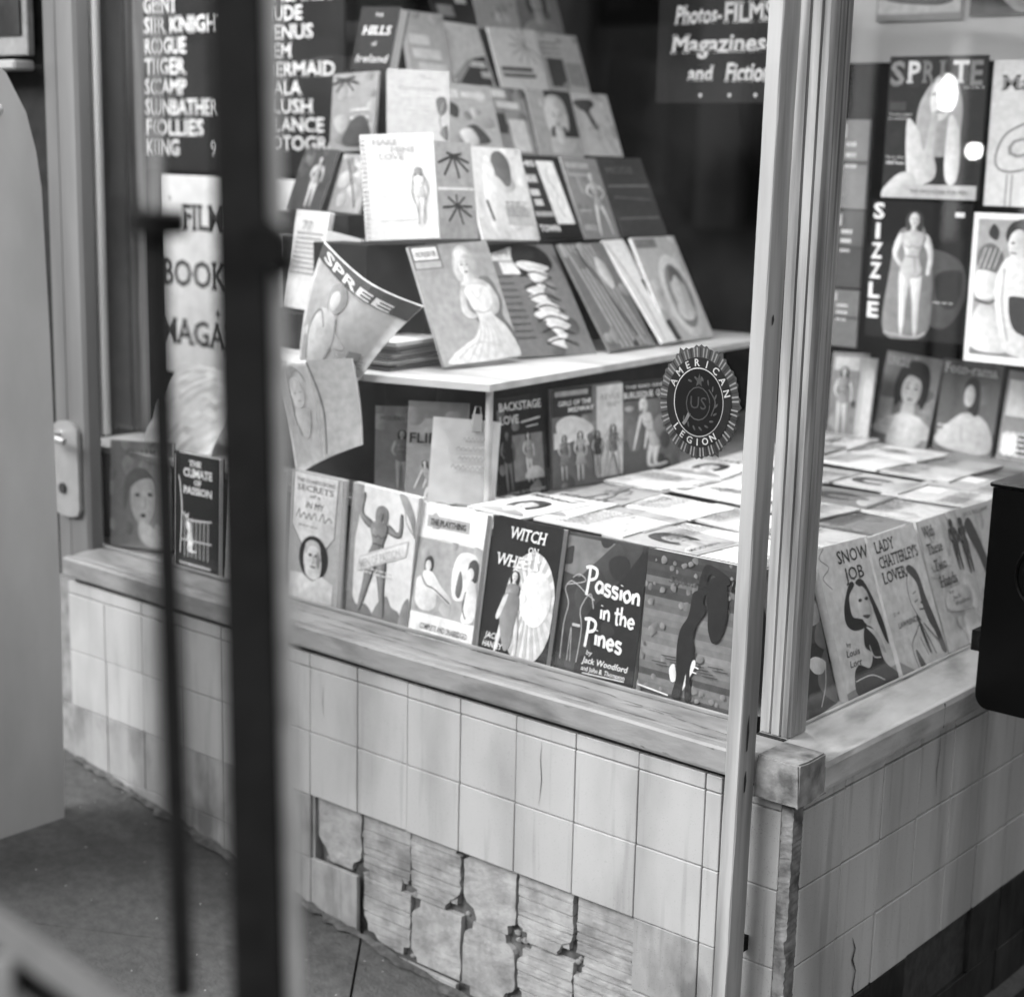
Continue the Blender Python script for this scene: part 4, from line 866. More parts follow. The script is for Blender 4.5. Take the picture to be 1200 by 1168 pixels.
# ------------------------------------------------------------------ the stepped stand's magazines
SG = 'magazines displayed on the stepped stand'
r = hw('U')
place(SP['U'], .006, .34, [rect(.34 - .10 * k / 10, 0, .0 + k / 10, 1, (k + 1) / 10) for k in range(10)] + [rect(.14, .0, .80, .36, 1), rect(.62, .03, .88, .33, .98), rect(.34, .02, .81, .34, .865), stx(.1, 'MONSIEUR', .05, .905, .045, .26)]
      + [blob(.16, [(.54, .62), (.86, .70), (.96, .50), (.92, .36), (.99, .22), (.99, .06), (.6, .3)]), blob(.40, [(.50, .68), (.47, .80), (.54, .94), (.66, .975), (.76, .88), (.77, .72), (.70, .66)]), blob(.60, [(.50, .78), (.55, .92), (.65, .95), (.72, .88), (.66, .90), (.56, .86)]), blob(.50, [(.57, .64), (.58, .74), (.68, .74), (.70, .62)]), ell(.56, .61, .80, .068, .085)]
      + [ell(.10, .585, .815, .018, .007), ell(.10, .655, .812, .018, .007), line(.20, [(.57, .835), (.59, .842), (.61, .836)], .006), line(.20, [(.635, .835), (.66, .84), (.68, .83)], .006), line(.34, [(.62, .81), (.612, .785), (.624, .78)], .006, True), ell(.12, .617, .752, .022, .008), blob(.36, [(.66, .84), (.68, .79), (.65, .74), (.63, .73), (.655, .78)])]
      + [blob(.48, [(.50, .66), (.60, .68), (.76, .68), (.86, .62), (.88, .54), (.80, .60), (.6, .62), (.52, .60)]), blob(.44, [(.50, .64), (.44, .54), (.42, .42), (.50, .36), (.60, .38), (.50, .44), (.52, .54), (.56, .62)]), blob(.44, [(.84, .64), (.92, .52), (.88, .40), (.74, .36), (.72, .40), (.80, .44), (.82, .54)]),
         blob(.62, [(.54, .62), (.80, .62), (.84, .50), (.78, .40), (.92, .26), (.99, .10), (.99, .01), (.12, .01), (.14, .08), (.32, .15), (.50, .22), (.60, .36), (.54, .48)])]
      + [line(.34, [(.56, .43), (.68, .40), (.80, .42)], .012, True)] + [line(.40, [(.60 + .03 * k, .38), (.56 + .05 * k, .22), (.34 + .11 * k, .03)], .010, True) for k in range(6)] + [line(.40, [(.60, .60), (.66, .52), (.74, .60)], .008, True), line(.45, [(.2, .05), (.5, .16), (.8, .10)], .012, True)],
      'large pale magazine with a blonde woman in white, bottom left of the stepped stand', 'magazine', 'magazine', SG)
r = hw('V')
place(SP['V'], .006, .17, mottled(.17, 10, .3, r) + [line(.08, [(.02, .7 - .06 * k), (.3, .7 - .06 * k)], .008) for k in range(10)] + [rect(.66, .03, .84, .42, .985), rect(.62, .20, .72, .42, .83), txt(.2, 'ESCAPE', .06, .89, .05, .3)] + [blob(.05, [(.38, .86), (.5, .99), (.8, .95), (.86, .78), (.5, .7)])]
      + [blob(.60, [(.40 + .06 * math.sin(k) + .05 * (k % 3), .80 - .075 * k), (.52 + .12 * (k % 2), .84 - .075 * k), (.72 + .1 * math.cos(k), .78 - .075 * k), (.62, .73 - .075 * k)]) for k in range(10)] + [line(.06, [(.4, .7 - .1 * k), (.6, .74 - .1 * k), (.8, .68 - .1 * k)], .014, True) for k in range(7)],
      'dark magazine with white title box and tangled pale shapes, second on bottom step', 'magazine', 'magazine', SG)
r = hw('W')
place(SP['W'], .006, .16, [line(.30, [(.1 + .09 * k, .98), (.2 + .09 * k, .6), (.3 + .1 * k, .02)], .035, True) for k in range(7)] + mottled(.2, 10, .5, r, .09) + [blob(.46, [(.55, .72), (.62, .86), (.76, .8), (.78, .62), (.66, .56)]), line(.06, [(.3, .95), (.5, .6), (.7, .1)], .02, True)],
      'grey magazine with long diagonal swooshes, third from left on the bottom step', 'magazine', 'magazine', SG)
place(SP['X'], .005, .60, [line(.35, [(.1, .98), (.3, .5), (.2, .02)], .02, True), rect(.10, .7, 0, .98, .6)], 'narrow white magazine edge between the swooshes cover and the oval portrait cover', 'magazine', 'magazine', SG)
r = hw('Y')
place(SP['Y'], .008, .42, mottled(.42, 14, .3, r, .12) + [ell(.60, .60, .42, .37, .40, 36), ell(.22, .60, .42, .26, .31, 32), ell(.50, .62, .45, .17, .22), ell(.56, .60, .28, .2, .1), blob(.14, [(.48, .55), (.56, .70), (.72, .66), (.74, .52), (.64, .62)]), rect(.2, .02, .9, .5, .98)],
      'pale magazine with a large oval portrait frame, rightmost on the bottom step', 'magazine', 'magazine', SG)
r = hw('P'); place(SP['P'], .006, .30, [rect(.30, 0, 0, 1, 1)] + [line(.07, [(.5, .86), (.5 + .42 * math.cos(a), .80 + .14 * math.sin(a) - .04)], .03) for a in (0.2, 1, 2, 3, 4, 5, 5.8)] + [line(.08, [(.5, .34), (.5 + .4 * math.cos(a), .30 + .16 * math.sin(a))], .025) for a in (0.2, 1, 1.6, 2.2, 3, 4, 5, 5.8)] + [rect(.6, .02, .50, .98, .53)], 'narrow grey magazine with spiky palm leaves, right of the spiral bound booklet', 'magazine', 'magazine', SG)
r = hw('Q'); place(SP['Q'], .006, .50, mottled(.48, 8, .2, r, .14) + [blob(.14, [(.40, .74), (.46, .92), (.62, .96), (.74, .84), (.70, .62), (.6, .58), (.52, .66)]), blob(.58, [(.30, .88), (.44, .80), (.42, .5), (.34, .2), (.5, .04), (.3, .02), (.16, .3)]), rect(.36, .5, .16, .96, .36)] + textblock(.2, .52, .4, 5, .035) + [line(.1, [(.2, .42), (.26, .2)], .03, True)], 'pale magazine with dark hair and a bent figure, beside the palm cover', 'magazine', 'magazine', SG)
r = hw('Rr'); place(SP['Rr'], .006, .03, [txt(.64, 'THIS', .06, .86, .07, .42, .03), rect(.30, .08, .66, .42, .76), txt(.6, 'SIDE', .1, .68, .06, .3, .02), rect(.5, .16, .50, .36, .58), rect(.52, .18, .38, .36, .46), rect(.3, .1, .25, .5, .31), txt(.64, 'TOWN', .08, .07, .08, .44, .03), rect(.62, .52, .16, .92, .93)] + [line(.35, [(.72, .85), (.66, .7), (.76, .55), (.68, .4), (.74, .25)], .02, True)], 'black magazine with white blocks of lettering and a white strip, middle of the stand', 'magazine', 'magazine', SG)
r = hw('S'); place(SP['S'], .006, .22, mottled(.22, 8, .2, r) + [rect(.34, .06, .86, .7, .93), rect(.3, .06, .76, .6, .8), rect(.30, .04, .1, .42, .36)] + figure('stride', .66, .04, .78, r, .5, .36, .3) + textblock(.14, .05, .3, 4, .04), 'mid grey magazine with a pale figure, left of the plain dark one', 'magazine', 'magazine', SG)
r = hw('T'); place(SP['T'], .006, .09, [rect(.09, 0, 0, 1, 1), rect(.17, .05, .63, .95, .65), rect(.17, .05, .22, .95, .235), line(.13, [(.1, .5), (.9, .46)], .02), txt(.14, 'MODE', .12, .8, .09, .6)], 'plain dark magazine with two thin rules, right end of the third step', 'magazine', 'magazine', SG)
r = hw('D')
dd = place(SP['D'], .010, .50, [stx(.26, 'MAKE', .16, .90, .055, .34, .0), stx(.26, 'MINE', .40, .83, .05, .34, .0), stx(.26, 'LOVE', .24, .76, .055, .34, .0), line(.4, [(.2, .18), (.86, .19)], .006)] + figure('stand', .76, .16, .52, r, .58, .50, .2)[:] + [line(.24, [(.70, .62), (.66, .46), (.72, .30), (.74, .14)], .012, True), line(.24, [(.82, .62), (.88, .46), (.82, .30), (.80, .14)], .012, True), ell(.2, .76, .645, .06, .035)],
      'white spiral bound booklet with a small line drawn figure, left edge of the stand', 'booklet', 'spiral_booklet')
bm = bmesh.new()
for k in range(22):
    y = .006 + k * .0078; tube(bm, [(.004 + .006 * math.cos(a), y, -.005 + .0075 * math.sin(a)) for a in [j * .9 for j in range(7)]], .0007, 5, False)
link('spiral_binding', mesh(bm, 'spiral_binding'), M['nickel'], dd)
r = hw('E'); place(SP['E'], .005, .32, mottled(.30, 14, .4, r, .12) + [rect(.5, .08, .78, .4, .9), rect(.52, .45, .8, .85, .88), blob(.12, [(.1, .6), (.2, .72), (.36, .66), (.3, .5)]), blob(.12, [(.4, .34), (.6, .42), (.8, .2), (.5, .16)]), blob(.5, [(.3, .3), (.5, .36), (.6, .18), (.4, .1)])], 'grey mottled magazine right of the pale leaning book, second step from the top', 'magazine', 'magazine', SG)
r = hw('F'); place(SP['F'], .005, .28, mottled(.2, 8, .3, r) + [rect(.62, .1, .84, .5, .95), rect(.62, .2, .68, .8, .78), rect(.66, .42, .04, .86, .52), rect(.1, .02, .3, .36, .6)], 'grey magazine with white title blocks and a white panel, left of the portrait cover', 'magazine', 'magazine', SG)
r = hw('G'); place(SP['G'], .005, .36, [rect(.03, .38, .3, 1, 1)] + portrait(.56, .06, .9, r, .52, .48, .44) + [rect(.34, 0, 0, .3, 1)] + mottled(.4, 3, .2, r, .06), 'magazine with a curly haired portrait on black, second step from the top', 'magazine', 'magazine', SG)
r = hw('H'); place(SP['H'], .005, .52, mottled(.5, 10, .2, r, .12) + [blob(.12, [(.1, .86), (.5, .90), (.6, .82), (.44, .7), (.56, .46), (.46, .44), (.34, .68), (.2, .74)]), line(.3, [(.3, .4), (.6, .5), (.9, .3)], .02, True), line(.3, [(.5, .3), (.6, .04)], .02, True), line(.3, [(.7, .4), (.84, .04)], .02, True)], 'pale magazine with a dark hooked shape, right end of the second step', 'magazine', 'magazine', SG)
r = hw('C'); place(SP['C'], .022, .28, [txt(.22, 'The', .5, .88, .05, .2), txt(.26, 'Forbidden', .5, .74, .06, .66, .0, .2, al='C'), line(.35, [(.2, .66), (.8, .67)], .01), line(.35, [(.3, .5), (.7, .5)], .008), line(.35, [(.3, .44), (.7, .44)], .008), blob(.12, [(.78, .62), (.92, .66), (.96, .5), (.84, .42)]), blob(.12, [(.84, .2), (.96, .3), (.97, .1)]), line(.15, [(.9, .6), (.84, .36), (.92, .14)], .016, True)], 'thick pale book with faint script, standing left behind the spiral booklet', 'book', 'hardback_book')
r = hw('M'); place(SP['M'], .014, .40, [rect(.64, .05, .52, .55, .66), rect(.66, .10, .32, .8, .46), rect(.66, .2, .1, .9, .26)] + mottled(.38, 6, .2, r, .1), 'grey magazine with three white label blocks, top left of the stand right of HILLS', 'magazine', 'magazine', SG)
r = hw('N'); place(SP['N'], .005, .60, [poly(.64, [(0, .45), (1, .62), (1, 1), (0, 1)]), poly(.07, [(0, .0), (.95, .0), (.95, .5), (.62, .44)]), rect(.62, .5, .30, .9, .40), rect(.6, .72, .14, .94, .24), poly(.3, [(0, .1), (.5, .42), (.6, .4), (.1, 0)])], 'magazine with white upper half and a dark wedge with white blocks, upper stand', 'magazine', 'magazine', SG)
r = hw('I'); place(SP['I'], .005, .62, [line(.30, [(.72, .72), (.72 + .45 * math.cos(a) * .8, .72 + .32 * math.sin(a))], .022) for a in [k * .5 + 1.6 for k in range(9)]] + [rect(.07, .08, .30, .74, .36), rect(.07, .1, .20, .78, .26), rect(.3, .05, .24, .76, .27)], 'white magazine with a starburst and black stripes, upper right of the stand', 'magazine', 'magazine', SG)
r = hw('J'); place(SP['J'], .005, .50, textblock(.2, .1, .8, 3, .09) + [rect(.10, .14, .06, .52, .56), rect(.3, .55, .1, .95, .5)] + mottled(.4, 4, .4, r, .08), 'pale magazine with heavy text lines and a dark picture, far right of the upper step', 'magazine', 'magazine', SG)
r = hw('O'); place(SP['O'], .005, .06, [rect(.62, .62, .35, .9, .75), txt(.5, 'NIGHT', .1, .5, .09, .4), rect(.3, .1, .1, .5, .3)], 'dark magazine with a white block on the topmost step, cut by the photo edge', 'magazine', 'magazine', SG)
r = hw('L'); place(SP['L'], .005, .42, mottled(.42, 8, .2, r) + [ell(.62, .6, .2, .2, .1), line(.1, [(.5, .4), (.6, .1)], .02, True)], 'light grey magazine in the middle of the topmost step', 'magazine', 'magazine', SG)
r = hw('K'); place(SP['K'], .005, .22, mottled(.24, 10, .5, r) + portrait(.5, .02, .8, r, .45, .06, .3), 'grey magazine with a dark haired head, right end of the topmost step', 'magazine', 'magazine', SG)
r = hw('hills'); place(SP['hills'], .030, .028, [txt(.55, 'THE', .5, .84, .06, .2, al='C'), stx(.58, 'HILLS', .5, .56, .14, .72, .01, .15, al='C'), txt(.5, 'of', .5, .38, .08, .12, .0, .1, al='C'), txt(.52, 'Ireland', .5, .12, .13, .8, .0, .2, al='C')], 'thick black book titled THE HILLS of, high on the left of the stand', 'book', 'hardback_book')
r = hw('B'); place(SP['B'], .008, .24, mottled(.24, 14, .3, r, .12) + [line(.10, [(.3, .92), (.3 + .3 * math.cos(a), .86 + .12 * math.sin(a))], .03) for a in (0, .8, 2.4, 3.1, 4, 5.4)] + textblock(.45, .45, .5, 3, .1) + [blob(.12, [(.3, .1), (.5, .4), (.8, .42), (.9, .1)])], 'grey magazine with palm fronds, left side of the stand below the HILLS book', 'magazine', 'magazine', SG)
r = hw('dk'); place(SP['dk'], .006, .085, mottled(.09, 8, .4, r) + figure('stand', .6, .06, .82, r, .34, .24, .08), 'dark grey magazine with a dim standing figure, left side of the stand', 'magazine', 'magazine', SG)
r = hw('dk2'); place(SP['dk2'], .006, .22, mottled(.24, 12, .4, r, .14) + [line(.08, [(.2, .9), (.6, .4), (.8, .1)], .03, True)], 'blurred grey magazine between the dim figure cover and the spiral booklet', 'magazine', 'magazine', SG)
r = hw('bk1'); place(SP['bk1'], .010, .42, [txt(.16, '77', .3, .8, .10, .3)] + textblock(.2, .12, .76, 9, .05), 'pale magazine filled with lines of text, lower left of the stand', 'magazine', 'magazine', SG)
r = hw('bk2'); place(SP['bk2'], .010, .30, [rect(.12, .05, .4, .95, .5)] + textblock(.5, .12, .76, 5, .06), 'grey text magazine tucked behind the curling SPREE magazine', 'magazine', 'magazine', SG)
# stack of magazines on the shelf, each its own
for k in range(9):
    W_, H_ = .135, .19; a = R(8 + rg.uniform(-7, 7)); x, y, z = -1.06 + rg.uniform(-.006, .006), .205 + rg.uniform(-.006, .006), .4548 + .0052 * (k + 1)
    mw = Matrix.Translation((x, y, z)) @ Matrix.Rotation(a, 4, 'Z')
    book(mw, W_, H_ * .75, .005, [.1, .35, .2][k % 3] if k < 8 else .6, [rect(.6, 0, 0, 1, 1)] if k == 8 else [], ['bottom', 'second from bottom', 'third from bottom', 'fourth from bottom', 'middle', 'fourth from top', 'third from top', 'second from top', 'topmost pale'][k] + (' magazine of the flat stack on the shelf beside the SPREE magazine'), 'magazine', 'stacked_magazine', 'flat stack of magazines on the shelf')
# loose curling magazines in front of the stand
def curled(name, c4, bulge, g, shapes, label, th=.003, pages=None):
    BL, BR, TR, TL = [Vector(p) for p in c4]; n0 = (BR - BL).cross(TL - BL).normalized(); W_, H_ = (BR - BL).length, (TL - BL).length
    root = empty(name, BL); tag(root, label, 'magazine')
    def f(u, v, z):
        p = BL.lerp(BR, u).lerp(TL.lerp(TR, u), v)
        return p + n0 * (bulge(u, v) + z) - BL
    def grid(z, n=14):
        bm = bmesh.new(); G = [[bm.verts.new(f(i / n, j / n, z)) for j in range(n + 1)] for i in range(n + 1)]
        for i in range(n):
            for j in range(n): bm.faces.new((G[i][j], G[i + 1][j], G[i + 1][j + 1], G[i][j + 1]))
        return bm
    bm = grid(0); bmesh.ops.solidify(bm, geom=bm.faces[:], thickness=-.0006); me = mesh(bm, 'cover'); colour(me, g)
    for p in me.polygons: p.use_smooth = True
    link('cover', me, M['cover'], root)
    bm = grid(-.0014); bmesh.ops.solidify(bm, geom=bm.faces[:], thickness=-th) if False else bmesh.ops.solidify(bm, geom=bm.faces[:], thickness=.0006)
    link('page_block', mesh(bm, 'page_block'), M['paper'], root)
    a = art_bm(shapes, 1, 1, .0012, .00005)
    for _ in range(2):
        es = [e for e in a.edges if e.calc_length() > .07]
        if es: bmesh.ops.subdivide_edges(a, edges=es, cuts=2)
        bmesh.ops.triangulate(a, faces=a.faces[:])
    for v in a.verts: v.co = f(v.co.x, v.co.y, v.co.z)
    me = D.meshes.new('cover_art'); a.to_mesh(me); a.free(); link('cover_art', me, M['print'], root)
    return root
r = 1.15
curled('curling_magazine', [(-1.085, .155, .452), (-.93, .16, .445), (-.835, .165, .572), (-1.03, .165, .664)],
       lambda u, v: .030 * math.sin(u * 2.6) * (1 - .3 * v) - .055 * max(0, u - .55) ** 2 * 4 * v + .014 * math.sin(v * 3), .52,
       [poly(.10, [(0, .88), (1, .80), (1, .99), (0, .99)]), txt(.50, 'SPREE', .08, .90, .08, .8, .02, rot=-.10)] + portrait(.40, .30, .60, r, .36, .16, .42)[:1] + [blob(.22, [(.36, .62), (.34, .8), (.48, .84), (.56, .72), (.50, .60)]), ell(.42, .42, .69, .06, .09), blob(.40, [(.22, .1), (.18, .36), (.30, .58), (.52, .56), (.56, .34), (.48, .06)]), line(.18, [(.20, .10), (.16, .36), (.28, .56), (.40, .44)], .02, True), line(.2, [(.52, .56), (.58, .34), (.50, .1)], .018, True)] + textblock(.3, .66, .26, 4, .04) + [rect(.18, .78, .2, .9, .32)],
       'pale magazine headed SPREE curling forward over the shelf edge')
curled('curling_magazine', [(-1.070, .135, .268), (-.905, .130, .345), (-.925, .148, .482), (-1.128, .155, .452)],
       lambda u, v: .034 * math.sin(u * 3.1) * (.5 + .5 * v) + .02 * v * v, .62,
       [poly(.36, [(.56, 0), (1, 0), (1, 1), (.62, 1)]), blob(.26, [(.24, .70), (.30, .92), (.46, .94), (.54, .78), (.50, .9), (.34, .86)]), ell(.50, .38, .70, .11, .15), line(.2, [(.33, .70), (.37, .70)], .012), line(.2, [(.42, .70), (.46, .70)], .012), line(.25, [(.37, .62), (.42, .62)], .012), blob(.42, [(.26, .52), (.5, .52), (.44, .3), (.34, .28)]), line(.18, [(.27, .74), (.24, .5), (.30, .3)], .016, True), line(.16, [(.62, .98), (.66, .5), (.6, .04)], .02, True)],
       'open white magazine with a pencil portrait drooping below the curling SPREE magazine')
# white crumpled paper at far left
bm = bmesh.new(); n = 14; q = random.Random(9)
G = [[bm.verts.new((-1.60 + .20 * i / n, .22 + .11 * (j / n) + q.uniform(-.003, .003), .2455 + .15 * math.sin(j / n * 1.5) * (1 - .25 * (i / n) ** 3) + q.uniform(-.002, .002))) for j in range(n + 1)] for i in range(n + 1)]
for i in range(n):
    for j in range(n): bm.faces.new((G[i][j], G[i + 1][j], G[i + 1][j + 1], G[i][j + 1]))
bmesh.ops.solidify(bm, geom=bm.faces[:], thickness=.0006); me = mesh(bm, 'crumpled_paper'); colour(me, .84)
tag(link('crumpled_paper', me, M['signprint']), 'crumpled white sheet standing behind the thin gate rod and black chair cover', 'paper')

# ------------------------------------------------------------------ flat magazines on the platform
q = random.Random(21); FG = 'magazines lying flat on the window platform'; nf = 0
spots = []
for yy in [.24, .385, .53, .675, .82, .965, 1.11]:
    for xx in [-.26, -.385, -.51, -.635]:
        spots.append((xx + q.uniform(-.012, .012), yy + q.uniform(-.015, .015)))
for xx in [-.25, -.38, -.52, -.66, -.80]: spots.append((xx, .185 + q.uniform(0, .015)))
near = ['beside the SNOW JOB book', 'behind the black silhouette book', 'behind Passion in the Pines', 'behind WITCH ON WHEELS', "near LADY CHATTERLEY'S LOVER", 'near With These Two Hands', 'at the back below the photo magazines', 'before the kneeling figure magazine', 'in the middle of the platform']
tone = ['white', 'pale grey', 'mid grey', 'light patterned']
for i, (xx, yy) in enumerate(spots):
    g = ([.64, .50, .30, .60] if xx < -.45 or yy < .3 else [.44, .34, .17, .40])[(i * 3 + i // 4) % 4]; W_, H_ = q.choice([(.125, .165), (.12, .16), (.13, .17)]); r = H_ / W_  # side-glass area gets darker covers, offsetting the lamp's strong light in their colour
    z = .2445 + .0042 * (1 + i % 4) + .0012 * (i // 4 % 3); a = q.uniform(-.13, .13) + math.pi / 2 * (1 if xx > -.6 else 0)
    mw = Matrix.Translation((xx, yy + .07, z)) @ Matrix.Rotation(a, 4, 'Z') @ Matrix.Translation((-W_ / 2, -H_ / 2, 0)) @ Matrix.Rotation(q.uniform(-.02, .02), 4, 'X')
    kind = q.randrange(4); rg.seed(i)
    if kind == 0: sh = [rect(.2, .05, .82, .95, .95), txt(.7, WORDS[i % 12], .1, .85, .07, .8, .02)] + mottled(g, 8, .2, r, .12) + figure('stride', .5, .05, .7, r, g * .8, .2, .08)
    elif kind == 1: sh = mottled(g, 6, .1, r, .2) + textblock(g * .3, .1, .8, 8, .05)
    elif kind == 2: sh = [txt(.1, WORDS[(i * 5) % 12], .08, .84, .10, .8, .02)] + portrait(.5, .05, .7, r, g * .9, .1, .3)
    else: sh = [rect(.3, .0, .0, .5, .4), rect(.62, .5, .5, .95, .9), txt(.1, WORDS[(i * 7) % 12], .1, .88, .06, .6, .02)] + textblock(.2, .1, .35, 5, .05)
    colm = ['nearest the side glass', 'second from the side glass', 'third from the side glass', 'fourth from the side glass', 'fifth from the side glass'][min(4, int((-.21 - xx) / .14))]
    rown = 'just behind the front row' if yy < .21 else ['first', 'second', 'third', 'fourth', 'fifth', 'sixth', 'last'][max(0, min(6, int(round((yy - .26) / .143))))] + ' row back'
    book(mw, W_, H_, .0035, g, sh, f'{["pale", "light grey", "dark grey", "patterned"][(i * 3 + i // 4) % 4]} flat {["masthead", "text", "portrait", "boxed"][kind]} magazine, {rown}, {colm}', 'magazine', 'flat_magazine', FG)
# ------------------------------------------------------------------ magazines and pictures in the side window's background
place(SP['uncle'], .006, .20, mottled(.2, 10, .3, 1.4) + [stx(.42, 'UNCLE', .05, .86, .10, .4, .01), rect(.4, .04, .1, .28, .5)] + portrait(.56, .12, .84, 1.43, .52, .05, .5) + textblock(.4, .05, .3, 3, .05) + [blob(.52, [(.3, .0), (.36, .3), (.5, .36), (.8, .34), (.92, .2), (.8, .02)])], 'magazine with a dark haired woman, standing left of Foto-rama below SIZZLE', 'magazine', 'magazine')
place(SP['foto'], .006, .14, mottled(.14, 8, .3, 1.4) + [stx(.58, 'Foto-rama', .04, .86, .11, .9, .01)] + textblock(.5, .05, .26, 4, .06) + [blob(.40, [(.02, .12), (.3, .36), (.5, .44), (.8, .40), (.98, .2), (.9, .02), (.3, .02)]), blob(.05, [(.42, .62), (.46, .8), (.62, .82), (.70, .66), (.68, .42), (.52, .48)]), ell(.50, .52, .63, .09, .12), line(.3, [(.44, .3), (.5, .1)], .02, True)], 'dark magazine titled Foto-rama on the platform below SIZZLE', 'magazine', 'magazine')
place(SP['mag4'], .006, .22, mottled(.2, 8, .3, 1.4) + [rect(.5, .05, .5, .4, .9), rect(.1, .35, .08, .5, .3), rect(.6, .05, .08, .3, .3)] + textblock(.55, .1, .3, 6, .06) + figure('stand', .7, .05, .8, 1.4, .5, .3, .05), 'grey magazine on the platform under the framed photo, cut by the right edge', 'magazine', 'magazine')
place(SP['mag0'], .006, .22, mottled(.2, 12, .6, 1.6) + [rect(.45, .1, .8, .8, .95)] + figure('stand', .4, .05, .8, 1.9, .45, .25, .05), 'narrow grey magazine standing just right of the corner jamb', 'magazine', 'magazine')
place(('F', -.640, 1.27, .245, -12, 6, 1, .036, .178), .006, .46, [rect(.36, .1, 0, .3, 1)], 'slim pale magazine edge between the corner jamb and the dark haired woman cover', 'magazine', 'magazine')
bd = empty('rear_display_board', (-.3, 1.36, .3)); tag(bd, 'pale board with a black lower panel closing the back of the side window', 'board')
child(box('upper_panel', M['paleboard'], -.79, -.02, 1.375, 1.39, 1.007, 1.66), bd)
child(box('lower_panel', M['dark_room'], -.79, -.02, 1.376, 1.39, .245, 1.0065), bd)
r = 1.33
def hung(x, y, z, W_, H_, g, sh, label, yw=0, cat='magazine', name='hanging_magazine'): return book(frame((x, y, z), *axes('F', yw, 0, 0)), W_, H_, .005, g, sh, label, cat, name)
hung(-.574, 1.2, .745, .197, .262, .05, mottled(.05, 8, .3, r) + [stx(.20, 'S', .02, .80, .17, .15, .03), stx(.52, 'P', .19, .82, .15, .14, .03), stx(.17, 'R', .35, .82, .15, .14, .03), stx(.17, 'I', .52, .82, .15, .07, .03), stx(.50, 'T', .66, .82, .15, .16, .03), stx(.17, 'E', .84, .80, .17, .12, .03)] + textblock(.4, .03, .24, 1, .03) + [rect(.1, .03, .62, .2, .68)] + [txt(.5, 'Twelve pages', .03, .585, .02, .24), txt(.5, 'in colour', .03, .555, .02, .2), txt(.42, 'Paris after', .03, .28, .022, .2), txt(.42, 'dark', .03, .25, .022, .12), txt(.42, 'Vol. 2 No. 8', .78, .77, .02, .2)]
     + [blob(.26, [(.46, .82), (.34, .66), (.32, .48), (.36, .34), (.44, .3), (.66, .3), (.76, .34), (.78, .5), (.78, .66), (.70, .84), (.58, .88)]), ell(.48, .56, .70, .11, .15), blob(.42, [(.22, .52), (.26, .56), (.36, .46), (.42, .34), (.48, .6), (.54, .58), (.52, .34), (.56, .20), (.5, .12), (.3, .10), (.24, .26)]), blob(.42, [(.66, .58), (.72, .56), (.78, .42), (.78, .16), (.70, .10), (.64, .2), (.64, .44)]), blob(.42, [(0, .0), (.06, .10), (.2, .18), (.34, .16), (.34, .0)]), line(.14, [(.46, .73), (.52, .74)], .012), line(.14, [(.60, .74), (.66, .73)], .012), line(.16, [(.52, .61), (.60, .61)], .012)]
     + [rect(.34, .2, .0, .98, .10), txt(.12, 'THE MAGAZINE FOR MEN', .3, .035, .03, .6)], 'dark hanging magazine headed SPRITE with a long haired woman resting her chin', 1)
hung(-.588, 1.195, .477, .205, .262, .02, [txt(.60, c, .075, .87 - .145 * k, .115, .045 if c == 'I' else .115, .03, al='C') for k, c in enumerate('SIZZLE')] + [blob(.10, [(.5, .62), (.7, .66), (.95, .56), (.98, .3), (.8, .1), (.55, .2)]), blob(.035, [(.68, .46), (.8, .52), (.95, .5), (.9, .26), (.74, .28)]), blob(.17, [(.38, .82), (.52, .84), (.62, .62), (.66, .38), (.62, .04), (.2, .03), (.22, .5), (.28, .76)])] + figure('stand', .44, .04, .90, 1.28, .42, .34, .08) + [rect(.5, .84, .90, .93, .935), line(.3, [(.2, .04), (.5, .02), (.62, .06)], .012, True)] + textblock(.25, .68, .28, 1, .03)[:3], 'black hanging magazine with SIZZLE running down its left side', 1)
hung(-.371, 1.215, .736, .175, .262, .48, [stx(.22, 'Manuel', .1, .80, .10, .8, .02), line(.2, [(.6, .62), (.2, .5), (.1, .3), (.3, .24), (.8, .34)], .016, True), txt(.22, 'Cora', .2, .34, .14, .7, .01, .25), line(.2, [(.24, .22), (.24, .0)], .01), line(.2, [(.3, .22), (.3, .0)], .01)], 'pale poster with script lettering right of SPRITE', 0, 'poster', 'poster')
hung(-.375, 1.19, .449, .20, .275, .60, [rect(.26, .05, .05, .97, .96), rect(.18, .05, .05, .97, .3)] + [blob(.13, [(.06, .66), (.08, .76), (.2, .80), (.32, .72), (.28, .62), (.14, .60)])] + [line(.35, [(.08 + .05 * k, .63), (.14 + .05 * k, .77)], .010) for k in range(4)] + [blob(.5, [(.06, .58), (.10, .62), (.26, .60), (.30, .52), (.24, .44), (.08, .44)]), blob(.46, [(.06, .10), (.06, .30), (.14, .40), (.26, .36), (.36, .2), (.40, .08)]), line(.12, [(.07, .42), (.2, .40), (.3, .44)], .018, True), blob(.44, [(.34, .70), (.26, .56), (.28, .36), (.36, .14), (.5, .06), (.9, .06), (.94, .5), (.7, .68), (.46, .72)]), blob(.05, [(.34, .82), (.36, .93), (.52, .97), (.7, .9), (.74, .7), (.62, .62), (.56, .74)]), ell(.44, .45, .80, .095, .10), ell(.1, .40, .81, .02, .008), line(.15, [(.38, .745), (.44, .74)], .012), blob(.06, [(.40, .42), (.48, .46), (.9, .40), (.9, .2), (.5, .22)]), line(.22, [(.34, .64), (.34, .40), (.42, .16)], .010, True), blob(.06, [(.16, .86), (.2, .93), (.26, .88), (.24, .82)])], 'white bordered photo of a seated dark haired woman at right edge', 0, 'photograph', 'hanging_photograph')
